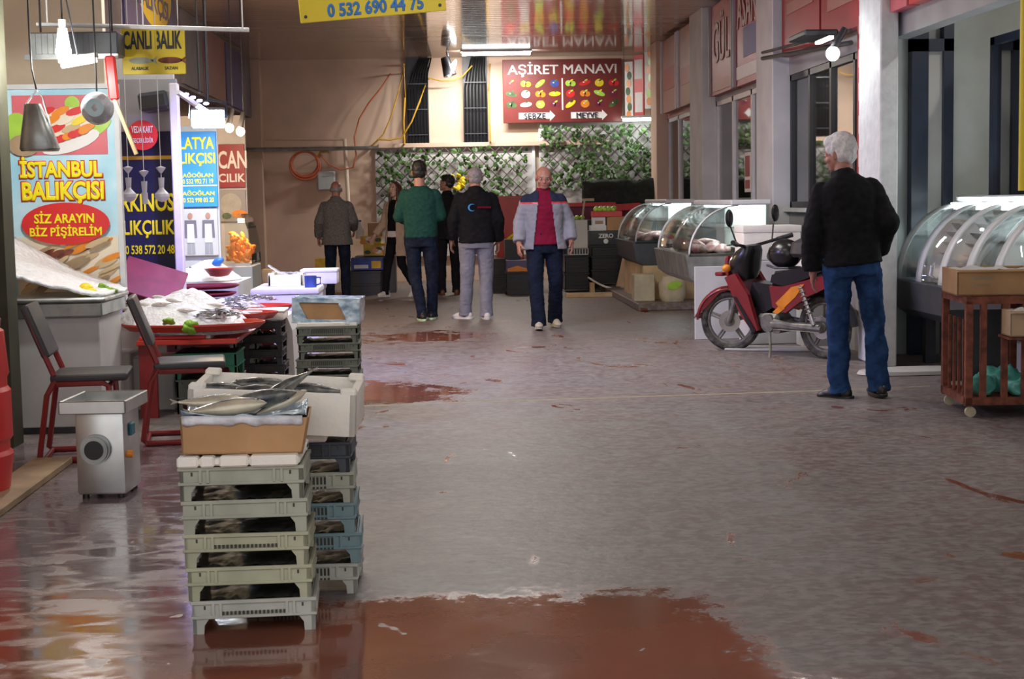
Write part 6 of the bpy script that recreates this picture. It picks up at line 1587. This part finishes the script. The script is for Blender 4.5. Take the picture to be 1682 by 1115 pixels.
# red polo person
x, y, _ = fl(897, 541)
yoke = lambda c: 1 if (c.z > 1.335 and abs(c.x) < .235) or (c.z > 1.36) else (2 if c.z > 1.318 and abs(c.x) < .235 else 0)
person(dict(label='bald person in a maroon polo and open grey jacket walking toward the camera', loc=(x, y+.1, 0), rz=PI+.06, h=1.70, wx=1.06, hair='skin_ruddy', brow='hair_grey', hairstyle='bald', pitch=-.28, yaw=-.05, skin='skin_ruddy',
    J=dict(head=(0, .05, 1.585), neck=(0, .0, 1.44), elR=(.235, -.02, 1.13), wrR=(.26, .09, .92), elL=(-.25, -.05, 1.14), wrL=(-.265, .04, .93), knR=(.10, .10, .50), anR=(.085, .16, .095), knL=(-.11, .02, .50), anL=(-.12, -.16, .10)),
    trousers=dict(m='trouser_navy', fit=1.04, cuff=.072), shoes='shoe_beige', sole='shoe_beige', toeL=(-.05, .1), toeR=(.10, -.1),
    tops=[dict(name='polo_shirt', m='polo_maroon', hem=.89, hemw=(.182, .142), sl=(.052, .045, .04), slen=.1, collar=True, wr=.004), dict(name='jacket', m=['jacket_grey', 'jacket_navy', 'scarlet'], hem=.84, k=1.10, hemw=(.235, .15), sl=(.07, .064, .054), open=(.055, .125), fn=yoke)]))
# green jumper person
x, y, _ = fl(694, 527)
person(dict(label='person in a green jumper and dark jeans walking away with hands held in front', loc=(x, y+.1, 0), rz=-.05, h=1.80, hair='hair_dark', hairstyle='short', pitch=-.1, skin='skin',
    J=dict(head=(0, .03, 1.60), elL=(-.225, -.01, 1.13), wrL=(-.12, .22, 1.06), elR=(.225, .0, 1.13), wrR=(.12, .24, 1.08), knL=(-.075, .02, .5), anL=(.0, -.05, .085), knR=(.115, .03, .5), anR=(.10, .12, .085)),
    handL=((.7, .6, 0), (0, 0, 1)), handR=((-.7, .6, 0), (0, 0, 1)), thumbL=(0, .5, 1), thumbR=(0, .5, 1),
    trousers=dict(m='jeans_dark', fit=1.0, cuff=.056), shoes='shoe_black', sole='sole_green', toeL=(0, .25),
    tops=[dict(name='jumper', m='green_knit', hem=.90, k=1.05, hemw=(.182, .135), sl=(.068, .064, .052))]))
# dark person behind
x, y, _ = fl(738, 484)
person(dict(label='dark-haired person in black between the green jumper and black jacket persons', loc=(x, y, 0), rz=.1, h=1.72, hair='hair_dark', hairstyle='short', yaw=1.0, skin='skin',
    J=dict(wrR=(.25, .10, .92), wrL=(-.20, .2, 1.0)), trousers=dict(m='trouser_black', fit=1.03, cuff=.066), shoes='shoe_brown', sole='shoe_brown',
    tops=[dict(name='coat', m='black_cloth', hem=.80, k=1.06, hemw=(.20, .145), collar=True)]))
# black jacket with crescent
x, y, _ = fl(785, 525)
P, HM = person(dict(label='grey-haired person in a black zip jacket and light grey trousers walking away', loc=(x, y+.1, 0), rz=.03, h=1.74, wx=1.08, hair='hair_grey', hairstyle='thin', skin='skin',
    J=dict(head=(0, .02, 1.59), elL=(-.225, -.03, 1.13), wrL=(-.25, .05, .90), elR=(.225, -.03, 1.12), wrR=(.235, .08, .88), anL=(-.125, .06, .085), anR=(.09, -.04, .085)),
    trousers=dict(m='trouser_grey', fit=1.04, cuff=.066), shoes='shoe_white', sole='shoe_white', toeL=(0, .9), toeR=(0, .1),
    tops=[dict(name='jacket', m='black_cloth', hem=.86, k=1.09, hemw=(.19, .14), collar=True, sl=(.07, .068, .056), wr=.01)]))
b = MB(); n = 14
A_ = np.linspace(.8, 2*PI-.8, n)
for a0, a1 in zip(A_, A_[1:]):
    q = lambda a, r: (-.045+r*math.cos(a), 1.255+r*math.sin(a)); g = lambda a: .042-.018*math.sin((a-.8)/(2*PI-1.6)*PI)
    b.prism([q(a0, .042), q(a1, .042), q(a1, g(a1)), q(a0, g(a0))], -.163, -.148)
b.build('crescent_logo', 'sign_blue', P, smooth=False)
b = MB()
for k in range(7): b.box(.01+.021*k, .025+.021*k, -.160, -.148, 1.245, 1.266)
b.build('back_print', 'polo_maroon', P, smooth=False)
# woman-like figure: beige coat
x, y, _ = fl(654, 488)
person(dict(label='person with long brown hair in a beige coat and white trainers striding left', loc=(x, y, 0), rz=PI-.75, h=1.63, wx=.97, hair='hair_brown', hairstyle='long', skin='skin_pale', yaw=.1,
    J=dict(shL=(-.165, 0, 1.38), shR=(.165, 0, 1.38), elR=(.22, .03, 1.12), wrR=(.27, .20, .93), elL=(-.22, -.10, 1.12), wrL=(-.24, -.10, .88), knR=(.08, .12, .50), anR=(.07, .20, .095), knL=(-.09, .0, .5), anL=(-.09, -.28, .15)),
    trousers=dict(m='trouser_black', fit=.92, cuff=.050), shoes='shoe_white', sole='shoe_white', toeL=(-.7, .0), toeR=(.1, 0.),
    tops=[dict(name='white_shirt', m='sign_white', hem=.90, hemw=(.165, .12), k=.93, sleeves=False), dict(name='black_top', m='black_knit', hem=.99, hemw=(.165, .122), k=.96, sleeves=False, wr=.004), dict(name='coat', m='beige_cloth', hem=.62, k=1.04, hemw=(.23, .17), sl=(.072, .066, .058), open=(.07, .12), collar=False)]))
# grey blazer
x, y, _ = fl(556, 494)
person(dict(label='balding person in a grey blazer and dark jeans beside the peach wall', loc=(x, y+.05, 0), rz=-.12, h=1.66, wx=1.05, hair='hair_grey', hairstyle='bald', skin='skin_ruddy', yaw=.15, pitch=-.15,
    J=dict(head=(.0, .035, 1.585), elL=(-.23, -.03, 1.14), wrL=(-.27, .10, .92), elR=(.23, .02, 1.14), wrR=(.20, .2, 1.02)),
    trousers=dict(m='jeans_dark', fit=1.0, cuff=.062), shoes='shoe_black', sole='shoe_black',
    tops=[dict(name='blazer', m='tweed', hem=.80, k=1.07, hemw=(.215, .15), collar=True, sl=(.068, .064, .054))]))
